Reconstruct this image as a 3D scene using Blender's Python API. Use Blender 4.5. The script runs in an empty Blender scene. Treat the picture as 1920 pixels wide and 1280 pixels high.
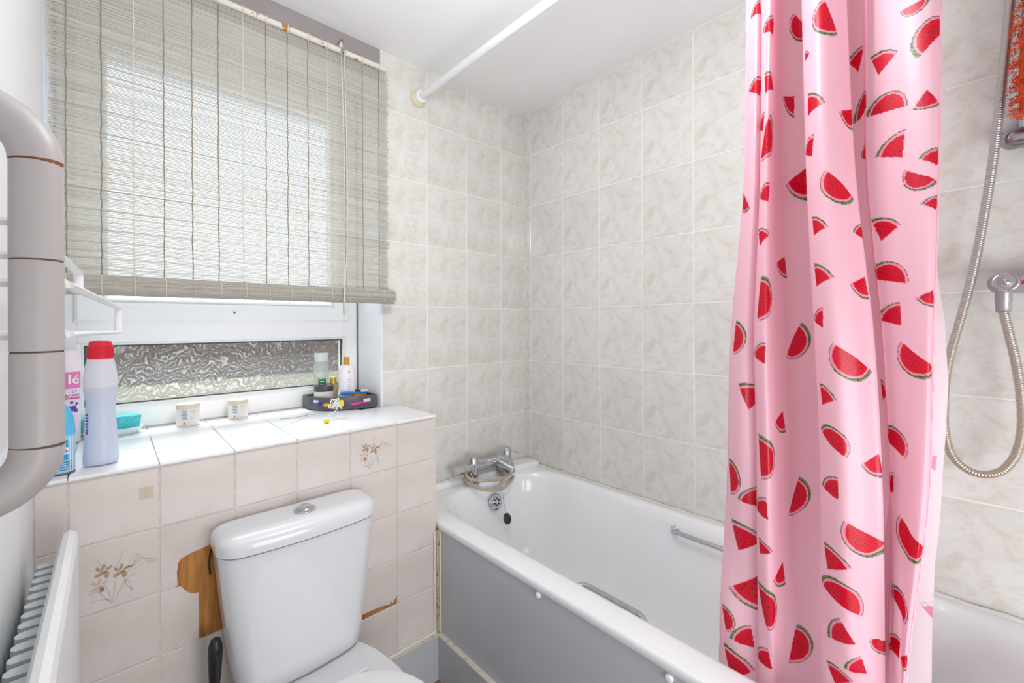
import bpy, bmesh, math, random
import numpy as np
from mathutils import Vector, Matrix

sc = bpy.context.scene
COL = sc.collection
PI = math.pi
random.seed(7)

# ------------------------------------------------------------------ camera
cam_d = bpy.data.cameras.new('camera'); cam = bpy.data.objects.new('camera', cam_d); COL.objects.link(cam)
cam_d.sensor_width = 36.0; cam_d.lens = 15.19; cam_d.shift_y = -0.0172; cam_d.clip_start = 0.02
r_ = Vector((0.73330176, -0.67988223, -0.00535509)); u_ = Vector((0.00392695, -0.00364088, 0.99998566)); f_ = Vector((0.67989198, 0.73331228, 0.0))
M = Matrix.Identity(4)
for i in range(3):
    M[i][0] = r_[i]; M[i][1] = u_[i]; M[i][2] = -f_[i]
M.translation = Vector((-1.50528, -1.52644, 1.19967))
cam.matrix_world = M
sc.camera = cam

# ------------------------------------------------------------------ sky, sun, lights, exposure
w = bpy.data.worlds.new('sky'); sc.world = w; w.use_nodes = True
wn = w.node_tree.nodes; wl = w.node_tree.links
bg = wn['Background']; bg.inputs['Strength'].default_value = 2.1
bg.inputs['Color'].default_value = (0.80, 0.90, 1.0, 1)

def lamp(name, kind, loc, aim, energy, size=1.0, size_y=None, color=(1, 1, 1)):
    d = bpy.data.lights.new(name, kind); d.energy = energy; d.color = color
    if kind == 'AREA':
        d.size = size
        if size_y: d.shape = 'RECTANGLE'; d.size_y = size_y
    elif kind == 'SUN': d.angle = size
    else: d.shadow_soft_size = size
    o = bpy.data.objects.new(name, d); COL.objects.link(o); o.location = loc
    o.rotation_euler = (Vector(aim) - Vector(loc)).to_track_quat('-Z', 'Y').to_euler()
    return o
lamp('hazy_sun', 'SUN', (-0.9, 3, 6), (-1.05, -0.15, 0.9), 10.0, math.radians(22), color=(1, 0.97, 0.92))
lamp('fill_point', 'POINT', (-1.0, -1.0, 1.88), (-1.0, -1.0, 0), 13.5, 0.12, color=(0.97, 0.985, 1.0))  # added fill lamp above the view, no fitting; brightens walls and ceiling
lamp('fill_area', 'AREA', (-1.0, -2.3, 0.7), (-0.15, -0.8, 0.75), 14.5, 1.0, 0.8, color=(0.97, 0.985, 1.0))  # added area fill behind the camera, aimed at bath and right wall

sc.view_settings.view_transform = 'Standard'; sc.view_settings.look = 'None'
sc.view_settings.exposure = 0.0; sc.view_settings.gamma = 1.0; sc.view_settings.use_curve_mapping = False

# ------------------------------------------------------------------ helpers
WLOC = {}
def lin(c):
    return tuple((v / 255 / 12.92) if v / 255 <= 0.04045 else ((v / 255 + 0.055) / 1.055) ** 2.4 for v in c)
def empty(name, loc, label=None, cat=None, group=None, kind=None):
    o = bpy.data.objects.new(name, None); COL.objects.link(o); o.location = loc
    o.empty_display_size = 0.05
    WLOC[o.name] = Vector(loc)
    return tag(o, label, cat, group, kind)
def tag(o, label=None, cat=None, group=None, kind=None):
    if label: o['label'] = label
    if cat: o['category'] = cat
    if group: o['group'] = group
    if kind: o['kind'] = kind
    return o
def wloc(o): return WLOC.get(o.name, Vector((0, 0, 0)))
def obj(name, me, mat=None, parent=None, smooth=False, label=None):
    """me: bmesh or (verts, faces), in world coordinates"""
    m = bpy.data.meshes.new(name)
    if isinstance(me, bmesh.types.BMesh):
        me.to_mesh(m); me.free()
    else:
        m.from_pydata([tuple(v) for v in me[0]], [], [tuple(f) for f in me[1]]); m.update()
    o = bpy.data.objects.new(name, m); COL.objects.link(o)
    if parent is not None:
        o.parent = parent; off = wloc(parent)
        m.transform(Matrix.Translation(-off)); WLOC[o.name] = off.copy()
    else:
        co = np.empty(len(m.vertices) * 3); m.vertices.foreach_get('co', co); co = co.reshape(-1, 3)
        lo, hi = co.min(0), co.max(0)
        base = Vector(((lo[0] + hi[0]) / 2, (lo[1] + hi[1]) / 2, lo[2]))
        m.transform(Matrix.Translation(-base)); o.location = base; WLOC[o.name] = base
    if mat: m.materials.append(mat)
    if smooth:
        m.polygons.foreach_set('use_smooth', [True] * len(m.polygons))
        if smooth != 'all':
            try: m.set_sharp_from_angle(angle=math.radians(38))
            except Exception: pass
    if label: o['label'] = label
    return o
def bm_new(): return bmesh.new()
def box(bm, x0, x1, y0, y1, z0, z1, bev=0.0, seg=2):
    vs = [bm.verts.new((x, y, z)) for z in (z0, z1) for y in (y0, y1) for x in (x0, x1)]
    idx = [(0, 2, 3, 1), (4, 5, 7, 6), (0, 1, 5, 4), (2, 6, 7, 3), (0, 4, 6, 2), (1, 3, 7, 5)]
    fs = [bm.faces.new([vs[i] for i in f]) for f in idx]
    if bev > 0:
        es = list({e for f in fs for e in f.edges})
        bmesh.ops.bevel(bm, geom=es, offset=bev, segments=seg, profile=0.5, affect='EDGES')
    return bm
def bx(*a, **k): return box(bm_new(), *a, **k)
def prism(pts, z0, z1, bm=None):
    bm = bm or bm_new()
    a = [bm.verts.new((x, y, z0)) for x, y in pts]; b = [bm.verts.new((x, y, z1)) for x, y in pts]
    n = len(pts)
    bm.faces.new(a[::-1]); bm.faces.new(b)
    for i in range(n): bm.faces.new((a[i], a[(i + 1) % n], b[(i + 1) % n], b[i]))
    bmesh.ops.recalc_face_normals(bm, faces=bm.faces[:])
    return bm
def ribbon(bm, rings, close_ring=True, cap0=False, cap1=False):
    R = [[bm.verts.new(p) for p in r] for r in rings]
    n = len(R[0])
    for a, b in zip(R[:-1], R[1:]):
        for i in range(n if close_ring else n - 1):
            j = (i + 1) % n
            try: bm.faces.new((a[i], a[j], b[j], b[i]))
            except ValueError: pass
    if cap0: bm.faces.new(R[0][::-1])
    if cap1: bm.faces.new(R[-1])
    return bm
def lathe(prof, c=(0, 0, 0), n=32, bm=None, axis=None, sx=1, sy=1):
    """prof list of (r, h) around +Z through c; axis = direction vector to rotate Z onto"""
    bm = bm or bm_new()
    rings = []
    Q = Vector((0, 0, 1)).rotation_difference(Vector(axis).normalized()) if axis is not None else None
    for r, h in prof:
        ring = []
        for k in range(n):
            a = 2 * PI * k / n
            v = Vector((max(r, 1e-5) * math.cos(a) * sx, max(r, 1e-5) * math.sin(a) * sy, h))
            if Q: v = Q @ v
            ring.append(v + Vector(c))
        rings.append(ring)
    ribbon(bm, rings, cap0=True, cap1=True)
    bmesh.ops.recalc_face_normals(bm, faces=bm.faces[:])
    return bm
def smooth_path(pts, n=8, closed=False):
    P = [Vector(p) for p in pts]; out = []
    N = len(P)
    for i in range(N if closed else N - 1):
        if closed: p0, p1, p2, p3 = P[i - 1], P[i], P[(i + 1) % N], P[(i + 2) % N]
        else: p0, p1, p2, p3 = P[max(i - 1, 0)], P[i], P[i + 1], P[min(i + 2, N - 1)]
        for k in range(n):
            t = k / n
            out.append(0.5 * (2 * p1 + (p2 - p0) * t + (2 * p0 - 5 * p1 + 4 * p2 - p3) * t * t + (3 * p1 - p0 - 3 * p2 + p3) * t ** 3))
    if not closed: out.append(P[-1])
    return out
def tube(path, r, n=12, bm=None, closed=False, ry=None, up=None):
    """sweep; r float or list; ry = second radius (flat bars)"""
    bm = bm or bm_new()
    P = [Vector(p) for p in path]; N = len(P)
    T = []
    for i in range(N):
        if closed: t = P[(i + 1) % N] - P[i - 1]
        else: t = P[min(i + 1, N - 1)] - P[max(i - 1, 0)]
        T.append(t.normalized())
    nrm = Vector(up) if up else (Vector((0, 0, 1)) if abs(T[0].z) < 0.9 else Vector((1, 0, 0)))
    nrm = (nrm - T[0] * nrm.dot(T[0])).normalized()
    rings = []
    for i in range(N):
        if i: nrm = (nrm - T[i] * nrm.dot(T[i])).normalized()
        b = T[i].cross(nrm)
        rr = r[i] if isinstance(r, (list, tuple)) else r
        r2 = ry if ry else rr
        rings.append([P[i] + nrm * (rr * math.cos(2 * PI * k / n)) + b * (r2 * math.sin(2 * PI * k / n)) for k in range(n)])
    if closed: rings.append(rings[0])
    ribbon(bm, rings, cap0=not closed, cap1=not closed)
    if closed: bmesh.ops.remove_doubles(bm, verts=bm.verts[:], dist=1e-6)
    bmesh.ops.recalc_face_normals(bm, faces=bm.faces[:])
    return bm
def arc_corner(p, a, b, r, n=6):
    """fillet between points a-p-b"""
    p, a, b = Vector(p), Vector(a), Vector(b)
    d1 = (a - p).normalized(); d2 = (b - p).normalized()
    ang = d1.angle(d2); t = r / math.tan(ang / 2)
    s = p + d1 * t; e = p + d2 * t
    c = p + (d1 + d2).normalized() * (r / math.sin(ang / 2))
    v1 = s - c; v2 = e - c
    out = []
    for k in range(n + 1):
        q = k / n; th = v1.angle(v2)
        out.append(c + (v1 * math.sin((1 - q) * th) + v2 * math.sin(q * th)) / math.sin(th))
    return out
def fillet_path(pts, r, n=6):
    out = [Vector(pts[0])]
    for i in range(1, len(pts) - 1): out += arc_corner(pts[i], pts[i - 1], pts[i + 1], r, n)
    out.append(Vector(pts[-1])); return out
def rrect(x0, x1, y0, y1, r, z, nc=8, ns=6):
    """rounded rectangle ring, counter clockwise; r one radius or four (x1y1, x0y1, x0y0, x1y0)"""
    R = r if isinstance(r, (list, tuple)) else (r,) * 4
    cs = [(x1, y1, -1, -1, 0, R[0]), (x0, y1, 1, -1, 90, R[1]), (x0, y0, 1, 1, 180, R[2]), (x1, y0, -1, 1, 270, R[3])]
    arcs = []
    for x, y, sx, sy, a0, rr in cs:
        cx, cy = x + sx * rr, y + sy * rr
        arcs.append([(cx + rr * math.cos(math.radians(a0 + 90 * k / nc)), cy + rr * math.sin(math.radians(a0 + 90 * k / nc))) for k in range(nc + 1)])
    out = []
    for i in range(4):
        out += arcs[i]; a = arcs[i][-1]; b = arcs[(i + 1) % 4][0]
        for k in range(1, ns): out.append((a[0] + (b[0] - a[0]) * k / ns, a[1] + (b[1] - a[1]) * k / ns))
    return [Vector((x, y, z)) for x, y in out]
def bezel(bm, off, seg=2):
    bmesh.ops.bevel(bm, geom=bm.edges[:], offset=off, segments=seg, profile=0.5, affect='EDGES'); return bm
def text_mesh(s, size, bold=False):
    c = bpy.data.curves.new('text', 'FONT'); c.body = s; c.size = size; c.align_x = 'CENTER'; c.align_y = 'CENTER'; c.resolution_u = 2
    if bold: c.offset = size * 0.02
    o = bpy.data.objects.new('text', c)
    m = bpy.data.meshes.new_from_object(o)
    V = [tuple(v.co) for v in m.vertices]; F = [tuple(p.vertices) for p in m.polygons]
    bpy.data.objects.remove(o); bpy.data.meshes.remove(m); bpy.data.curves.remove(c)
    return V, F

# ------------------------------------------------------------------ materials
MATS = {}
class NT:
    def __init__(s, name):
        s.m = bpy.data.materials.new(name); s.m.use_nodes = True
        s.t = s.m.node_tree; s.n = s.t.nodes; s.l = s.t.links
        s.b = s.n.get('Principled BSDF'); s.out = s.n.get('Material Output')
    def add(s, typ, **k):
        x = s.n.new(typ)
        for a, v in k.items(): setattr(x, a, v)
        return x
    def link(s, a, b): s.l.new(a, b)
    def coord(s, which='Object'): return s.add('ShaderNodeTexCoord').outputs[which]
    def mapping(s, vec, scale=(1, 1, 1), loc=(0, 0, 0)):
        x = s.add('ShaderNodeMapping'); x.inputs['Scale'].default_value = scale; x.inputs['Location'].default_value = loc
        s.link(vec, x.inputs['Vector']); return x.outputs[0]
    def noise(s, vec, scale, detail=3, rough=0.5, dist=0.0):
        x = s.add('ShaderNodeTexNoise'); x.inputs['Scale'].default_value = scale; x.inputs['Detail'].default_value = detail
        x.inputs['Roughness'].default_value = rough; x.inputs['Distortion'].default_value = dist
        s.link(vec, x.inputs['Vector']); return x.outputs['Fac']
    def ramp(s, fac, stops):
        x = s.add('ShaderNodeValToRGB'); cr = x.color_ramp
        while len(cr.elements) < len(stops): cr.elements.new(0.5)
        for e, (p, c) in zip(cr.elements, stops):
            e.position = p; e.color = (*c, 1) if len(c) == 3 else c
        s.link(fac, x.inputs['Fac']); return x.outputs['Color']
    def mix(s, fac, a, b):
        x = s.add('ShaderNodeMix', data_type='RGBA')
        if isinstance(fac, float): x.inputs[0].default_value = fac
        else: s.link(fac, x.inputs[0])
        for k, v in ((6, a), (7, b)):
            if isinstance(v, tuple): x.inputs[k].default_value = (*v, 1) if len(v) == 3 else v
            else: s.link(v, x.inputs[k])
        return x.outputs[2]
    def bump(s, h, strength, dist=0.002):
        x = s.add('ShaderNodeBump'); x.inputs['Strength'].default_value = strength; x.inputs['Distance'].default_value = dist
        s.link(h, x.inputs['Height']); s.link(x.outputs[0], s.b.inputs['Normal']); return x.outputs[0]
    def base(s, c):
        if isinstance(c, tuple): s.b.inputs['Base Color'].default_value = (*c, 1)
        else: s.link(c, s.b.inputs['Base Color'])
    def set(s, rough=0.5, metal=0.0, spec=0.5, coat=0.0):
        s.b.inputs['Roughness'].default_value = rough; s.b.inputs['Metallic'].default_value = metal
        s.b.inputs['Specular IOR Level'].default_value = spec; s.b.inputs['Coat Weight'].default_value = coat
def simple(name, rgb, rough=0.5, metal=0.0, var=0.06, scale=30, bump=0.0, spec=0.5, coat=0.0):
    """plain procedural material: colour with a fine noise variation"""
    if name in MATS: return MATS[name]
    t = NT(name); c = lin(rgb)
    nz = t.noise(t.coord(), scale, 4)
    lo = tuple(max(0, v * (1 - var)) for v in c); hi = tuple(min(1, v * (1 + var)) for v in c)
    t.base(t.ramp(nz, [(0.3, lo), (0.7, hi)])); t.set(rough, metal, spec, coat)
    if bump: t.bump(t.noise(t.coord(), scale * 6, 3), bump)
    MATS[name] = t.m; return t.m

def mk_marble_tile():
    t = NT('marbled_tile_glaze'); o = t.coord()
    ri = t.add('ShaderNodeObjectInfo').outputs['Random']
    v = t.mapping(o, (1, 1, 1))
    a = t.noise(t.mapping(o, (16, 16, 20)), 1.0, 5, 0.62, 0.9)
    b = t.noise(t.mapping(o, (34, 34, 44), (3, 1, 2)), 1.0, 5, 0.65, 1.0)
    c1 = t.ramp(a, [(0.36, lin((214, 210, 200))), (0.50, lin((223, 221, 216))), (0.64, lin((226, 226, 224)))])
    m = t.ramp(b, [(0.30, (0.42,) * 3), (0.45, (0,) * 3), (0.62, (0,) * 3), (0.74, (0.25,) * 3)])
    c2 = t.mix(m, c1, lin((202, 196, 176)))
    hv = t.add('ShaderNodeHueSaturation'); t.link(c2, hv.inputs['Color'])
    mr = t.add('ShaderNodeMapRange'); mr.inputs['To Min'].default_value = 0.96; mr.inputs['To Max'].default_value = 1.03
    t.link(ri, mr.inputs['Value']); t.link(mr.outputs[0], hv.inputs['Value'])
    t.base(hv.outputs[0]); t.set(0.09, 0, 0.5)
    t.bump(t.noise(t.mapping(o, (9, 9, 7)), 1.0, 1, 0.4), 0.35, 0.006)
    return t.m
def mk_plain_tile():
    t = NT('speckled_pinkish_tile_glaze'); o = t.coord(); ri = t.add('ShaderNodeObjectInfo').outputs['Random']
    a = t.noise(o, 420, 2); b = t.noise(o, 9, 3)
    c = t.mix(t.ramp(a, [(0.55, (0,) * 3), (0.75, (0.35,) * 3)]), t.ramp(b, [(0.3, lin((214, 205, 198))), (0.7, lin((224, 218, 213)))]), lin((190, 176, 166)))
    hv = t.add('ShaderNodeHueSaturation'); t.link(c, hv.inputs['Color'])
    mr = t.add('ShaderNodeMapRange'); mr.inputs['To Min'].default_value = 0.96; mr.inputs['To Max'].default_value = 1.03
    t.link(ri, mr.inputs['Value']); t.link(mr.outputs[0], hv.inputs['Value'])
    t.base(hv.outputs[0]); t.set(0.3, 0, 0.4)
    t.bump(a, 0.1, 0.0005); return t.m
def mk_blind():
    t = NT('pale_reed'); o = t.coord()
    a = t.noise(t.mapping(o, (0.7, 1, 230)), 1.0, 2, 0.7)
    b = t.noise(t.mapping(o, (8, 1, 500)), 1.0, 2, 0.5)
    col = t.mix(t.ramp(b, [(0.4, (0,) * 3), (0.8, (0.5,) * 3)]), t.ramp(a, [(0.25, lin((190, 184, 172))), (0.5, lin((228, 225, 217))), (0.8, lin((244, 242, 236)))]), lin((214, 208, 196)))
    d = t.add('ShaderNodeBsdfDiffuse'); tr = t.add('ShaderNodeBsdfTranslucent'); mx = t.add('ShaderNodeMixShader')
    t.link(col, d.inputs[0]); t.link(col, tr.inputs[0]); mx.inputs[0].default_value = 0.55
    t.link(d.outputs[0], mx.inputs[1]); t.link(tr.outputs[0], mx.inputs[2]); t.link(mx.outputs[0], t.out.inputs[0])
    return t.m
def mk_glass(name, tint, frost):
    """obscured glass with a flowing wavy relief"""
    t = NT(name); o = t.coord()
    wv = t.add('ShaderNodeTexWave', wave_type='BANDS', bands_direction='Z'); wv.inputs['Scale'].default_value = 6; wv.inputs['Distortion'].default_value = 14
    wv.inputs['Detail'].default_value = 3; wv.inputs['Detail Scale'].default_value = 1.4
    t.link(t.mapping(o, (2.2, 1, 1.6)), wv.inputs['Vector'])
    sp = t.noise(o, 260, 2)
    tp = t.add('ShaderNodeBsdfTransparent'); tp.inputs[0].default_value = (*tint, 1)
    tl = t.add('ShaderNodeBsdfTranslucent'); tl.inputs[0].default_value = (0.88, 0.92, 0.97, 1)
    gl = t.add('ShaderNodeBsdfGlossy'); gl.inputs['Roughness'].default_value = 0.12
    bp = t.add('ShaderNodeBump'); bp.inputs['Strength'].default_value = 0.6; bp.inputs['Distance'].default_value = 0.004
    t.link(wv.outputs['Fac'], bp.inputs['Height']); t.link(bp.outputs[0], gl.inputs['Normal'])
    line = t.ramp(wv.outputs['Fac'], [(0.0, (frost * 2.4,) * 3), (0.10, (frost,) * 3), (0.9, (frost * 0.8,) * 3), (1.0, (frost * 1.5,) * 3)])
    m1 = t.add('ShaderNodeMixShader'); t.link(line, m1.inputs[0]); t.link(tp.outputs[0], m1.inputs[1]); t.link(tl.outputs[0], m1.inputs[2])
    m2 = t.add('ShaderNodeMixShader'); m2.inputs[0].default_value = 0.05; t.link(m1.outputs[0], m2.inputs[1]); t.link(gl.outputs[0], m2.inputs[2])
    t.link(m2.outputs[0], t.out.inputs[0]); return t.m
def mk_clear(name, tint, fac=0.75):
    t = NT(name); tp = t.add('ShaderNodeBsdfTransparent'); tp.inputs[0].default_value = (*tint, 1)
    mx = t.add('ShaderNodeMixShader'); mx.inputs[0].default_value = fac
    t.base(t.ramp(t.noise(t.coord(), 20), [(0.3, tint), (0.7, tuple(min(1, v * 1.05) for v in tint))])); t.set(0.15)
    t.link(t.b.outputs[0], mx.inputs[1]); t.link(tp.outputs[0], mx.inputs[2]); t.link(mx.outputs[0], t.out.inputs[0]); return t.m
def mk_curtain(name, att=True, trans=0.34):
    t = NT(name); a = t.add('ShaderNodeAttribute', attribute_name='print')
    d = t.add('ShaderNodeBsdfDiffuse'); tr = t.add('ShaderNodeBsdfTranslucent'); mx = t.add('ShaderNodeMixShader'); mx.inputs[0].default_value = trans
    t.link(a.outputs['Color'], d.inputs[0]); t.link(a.outputs['Color'], tr.inputs[0])
    g = t.add('ShaderNodeBsdfGlossy'); g.inputs['Roughness'].default_value = 0.38; g.inputs[0].default_value = (1, 0.95, 0.97, 1)
    bp = t.add('ShaderNodeBump'); bp.inputs['Strength'].default_value = 0.15; bp.inputs['Distance'].default_value = 0.001
    t.link(t.noise(t.coord(), 90, 4), bp.inputs['Height'])
    for q in (d, g): t.link(bp.outputs[0], q.inputs['Normal'])
    t.link(d.outputs[0], mx.inputs[1]); t.link(tr.outputs[0], mx.inputs[2])
    m2 = t.add('ShaderNodeMixShader'); m2.inputs[0].default_value = 0.04
    t.link(mx.outputs[0], m2.inputs[1]); t.link(g.outputs[0], m2.inputs[2]); t.link(m2.outputs[0], t.out.inputs[0]); return t.m
def mk_wood(name, c1, c2, scale=(60, 60, 4)):
    t = NT(name); o = t.coord(); a = t.noise(t.mapping(o, scale), 1.0, 5, 0.6, 0.6)
    t.base(t.ramp(a, [(0.3, lin(c1)), (0.7, lin(c2))])); t.set(0.7); t.bump(a, 0.3); return t.m
def mk_chipped(name, paint, under, thr=0.6, scale=40, rough=0.5):
    t = NT(name); o = t.coord(); a = t.noise(o, scale, 5, 0.7)
    b = t.noise(o, 12, 3)
    pc = t.ramp(b, [(0.3, tuple(v * 0.94 for v in lin(paint))), (0.7, lin(paint))])
    t.base(t.mix(t.ramp(a, [(thr, (0,) * 3), (thr + 0.02, (1,) * 3)]), pc, lin(under))); t.set(rough); t.bump(a, 0.2); return t.m
def mk_chrome(name, rgb=(205, 206, 210), rough=0.12, rib=None):
    t = NT(name); o = t.coord(); nz = t.noise(o, 70, 4)
    c = lin(rgb); t.base(t.ramp(nz, [(0.35, tuple(v * 0.85 for v in c)), (0.6, c)])); t.set(rough, 1.0); return t.m

m_tile = mk_marble_tile(); m_ptile = mk_plain_tile(); m_blind = mk_blind()
m_grout = simple('pale_grout', (236, 233, 226), 0.8, var=0.05)
m_dgrout = simple('grey_pink_grout', (208, 202, 198), 0.85, var=0.12, scale=60)
m_ceil = simple('ceiling_paint', (246, 246, 246), 0.85, var=0.01, scale=6, bump=0.05)
m_wallp = simple('white_wall_paint', (226, 226, 228), 0.7, var=0.02, scale=8)
m_rev = simple('bright_white_lining', (248, 249, 251), 0.5, var=0.01)
m_lintel = mk_chipped('grey_lintel_paint', (160, 152, 152), (96, 84, 82), 0.70, 45, 0.8)
m_upvc = simple('white_upvc', (250, 251, 252), 0.3, var=0.01)
m_white = simple('white_plastic', (236, 237, 238), 0.35, var=0.02)
m_sill = simple('white_sill_tile', (240, 240, 240), 0.25, var=0.02, scale=14)
m_bath = simple('white_bath_enamel', (245, 246, 248), 0.14, var=0.01, scale=8, coat=0.3)
m_cer = simple('white_vitreous_china', (224, 226, 229), 0.2, var=0.01, scale=8, coat=0.4)
m_chrome = mk_chrome('chrome'); m_dchrome = mk_chrome('dull_chrome', (170, 170, 174), 0.25)
m_black = simple('black_plastic', (34, 32, 38), 0.35, var=0.15)
m_dark = simple('dark_hole', (12, 12, 14), 0.8)
m_sil = simple('white_silicone', (228, 224, 216), 0.5, var=0.08, scale=40)

# ------------------------------------------------------------------ room shell
def struct(name, bm, mat, parent=None, smooth=False):
    o = obj(name, bm, mat, parent, smooth)
    if parent is None: o['kind'] = 'structure'
    return o
CEIL = 2.233; XL = -1.62; YB = -2.6
m_floor = simple('brown_vinyl_floor', (120, 100, 84), 0.6, var=0.35, scale=14, bump=0.1)
struct('floor', bx(XL - 0.15, 0.15, YB - 0.15, 0.3, -0.1, 0.0), m_floor)
struct('ceiling', bx(XL - 0.15, 0.15, YB - 0.15, 0.3, CEIL, CEIL + 0.1), m_ceil)
struct('wall_left', bx(XL - 0.15, XL, YB - 0.15, 0.3, 0, CEIL), m_wallp)
struct('wall_back', bx(XL, 0.0, YB - 0.15, YB, 0, CEIL), m_wallp)
wall_right = struct('wall_right', bx(0.0009, 0.15, YB - 0.15, 0.3, 0, CEIL), m_grout)
bm = bm_new()
box(bm, -0.7605, 0.0009, 0.0009, 0.3, 0, CEIL)
box(bm, XL, -0.7605, 0.0015, 0.3, 2.12, CEIL); box(bm, XL, -0.7605, 0.0015, 0.3, 0, 0.86)
wall_window = struct('wall_window', bm, m_grout)
obj('lintel', bx(XL, -0.7605, -0.001, 0.0015, 2.115, CEIL), m_lintel, wall_window, label='grey painted flaking lintel strip')
obj('reveal_lining', bx(-0.7645, -0.7605, 0.003, 0.2, 0.885, 2.12), m_rev, wall_window)
obj('edge_bead', bx(-0.764, -0.7575, -0.003, 0.004, 0.89, 2.12, 0.001), m_white, wall_window)

TM = {}
def tile_mesh(w, h, th, axis, key):
    k = (round(w, 4), round(h, 4), axis, key)
    if k in TM: return TM[k]
    bm = bm_new()
    if axis == 'y': box(bm, -w / 2, w / 2, 0, th, -h / 2, h / 2)
    elif axis == 'x': box(bm, 0, th, -w / 2, w / 2, -h / 2, h / 2)
    else: box(bm, -w / 2, w / 2, -h / 2, h / 2, -th, 0)
    bmesh.ops.bevel(bm, geom=bm.edges[:], offset=0.0012, segments=1, affect='EDGES')
    m = bpy.data.meshes.new('tile'); bm.to_mesh(m); bm.free(); TM[k] = m; return m
def tile(parent, axis, a0, a1, z0, z1, face, mat, gap=None, th=0.006, tilt=0.0):
    """one wall tile as a part: a = run along the wall, z = height (or depth on a sill)"""
    gap = gap or (0.0044 if mat is m_tile else 0.0036)
    w, h = a1 - a0 - gap, z1 - z0 - gap
    if w < 0.004 or h < 0.004: return None
    m = tile_mesh(w, h, th, axis, mat.name)
    if not m.materials: m.materials.append(mat)
    o = bpy.data.objects.new('tile', m); COL.objects.link(o); o.parent = parent
    ca, cz = (a0 + a1) / 2, (z0 + z1) / 2
    p = Vector((ca, face, cz)) if axis == 'y' else Vector((face, ca, cz)) if axis == 'x' else Vector((ca, cz, face))
    o.location = p - wloc(parent)
    t = lambda: random.uniform(-1, 1) * tilt
    if axis == 'y': o.rotation_euler = (t(), 0, t())
    elif axis == 'x': o.rotation_euler = (0, t(), t())
    WLOC[o.name] = p
    return o
rowsz = [CEIL, 2.0203, 1.7703, 1.5203, 1.2703, 1.0203, 0.7703, 0.5203]
cols_w = [-0.7605, -0.5598, -0.3592, -0.1585, -0.001]
for a0, a1 in zip(cols_w[:-1], cols_w[1:]):
    for z1, z0 in zip(rowsz[:-1], rowsz[1:]):
        tile(wall_window, 'y', a0, a1, z0, z1, 0.0, m_tile, tilt=0.0018)
# broken sliver of tile under the sill end
tile(wall_window, 'y', -0.7605, -0.70, 0.893, 0.9, 0.0, m_tile)
cols_r = [-0.0005, -0.0405] + [-0.2439 - 0.20067 * k for k in range(0, 10)]
for a1, a0 in zip(cols_r[:-1], cols_r[1:]):
    for z1, z0 in zip(rowsz[:-1], rowsz[1:]):
        tile(wall_right, 'x', a0, a1, z0, z1, 0.0, m_tile, tilt=0.002)
# corner bead of silicone, and the bead round the bath
obj('corner_bead', bx(-0.006, 0.0, -0.006, 0.0, 0.55, CEIL, 0.002), m_sil, wall_right)
m_moldy = mk_chipped('mouldy_silicone', (230, 226, 218), (140, 124, 100), 0.70, 60, 0.6)
BEAD = [(-0.0082, -0.10 - 0.03 * k + 0, 0.5245 + 0.0015 * math.sin(k * 1.7)) for k in range(52)]

# ------------------------------------------------------------------ boxed-in ledge under the window
YL = -0.265; ZL_ = 0.89; XE = -0.6935
wall_ledge = struct('wall_ledge', bx(XL, XE, YL + 0.0009, 0.0015, 0, ZL_ - 0.006), m_dgrout)
m_board = mk_wood('bare_brown_board', (150, 92, 40), (200, 138, 70), (70, 30, 7))
cols_l = [XL, -1.5722, -1.4268, -1.2812, -1.1362, -0.9892, -0.8412, XE]
rows_l = [0.884, 0.7435, 0.597, 0.4535, 0.3115, 0.167, 0.022]
rows_r = [0.884, 0.743, 0.597, 0.4525, 0.3075, 0.163, 0.018]
FL = {}
for c in range(7):
    for r in range(6):
        a0, a1, z1, z0 = cols_l[c], cols_l[c + 1], rows_l[r], rows_l[r + 1]
        if c == 2 and r in (1, 2): continue
        if c == 5 and r == 3: z0 = 0.3265
        FL[(c, r)] = tile(wall_ledge, 'y', a0, a1, z0, z1, YL, m_ptile, tilt=0.002)
# hole in the tiling beside the cistern: bare board, and the broken tiles around it
obj('bare_board', bx(-1.3985, -1.285, YL + 0.0004, YL + 0.0012, 0.456, 0.742), m_board, wall_ledge, label='bare brown board where tiles are missing')
obj('bare_board', bx(-0.985, -0.842, YL + 0.0003, YL + 0.0012, 0.312, 0.335), m_board, wall_ledge)
def broken(pts):
    bm = bm_new()
    f = [bm.verts.new((x, YL, z)) for x, z in pts]; b = [bm.verts.new((x, YL + 0.006, z)) for x, z in pts]
    n = len(pts)
    bm.faces.new(f); bm.faces.new(b[::-1])
    for i in range(n): bm.faces.new((f[i], f[(i + 1) % n], b[(i + 1) % n], b[i]))
    bmesh.ops.recalc_face_normals(bm, faces=bm.faces[:])
    return obj('tile', bm, m_ptile, wall_ledge)
broken([(-1.4253, 0.742), (-1.2827, 0.742), (-1.2827, 0.672), (-1.33, 0.6725), (-1.349, 0.668), (-1.368, 0.6655), (-1.388, 0.659), (-1.394, 0.650), (-1.3965, 0.63), (-1.3955, 0.5985), (-1.4253, 0.5985)])
broken([(-1.4253, 0.5955), (-1.394, 0.5955), (-1.389, 0.594), (-1.381, 0.581), (-1.374, 0.573), (-1.364, 0.567), (-1.3555, 0.566), (-1.3555, 0.455), (-1.4253, 0.455)])
broken([(-0.9877, 0.329), (-0.90, 0.3265), (-0.878, 0.3225), (-0.868, 0.319), (-0.862, 0.327), (-0.855, 0.319), (-0.849, 0.329), (-0.849, 0.331), (-0.9877, 0.3335)])
for (x0, x1, z0, z1) in [(-1.4, -1.33, 0.598, 0.604)]:
    pass
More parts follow.
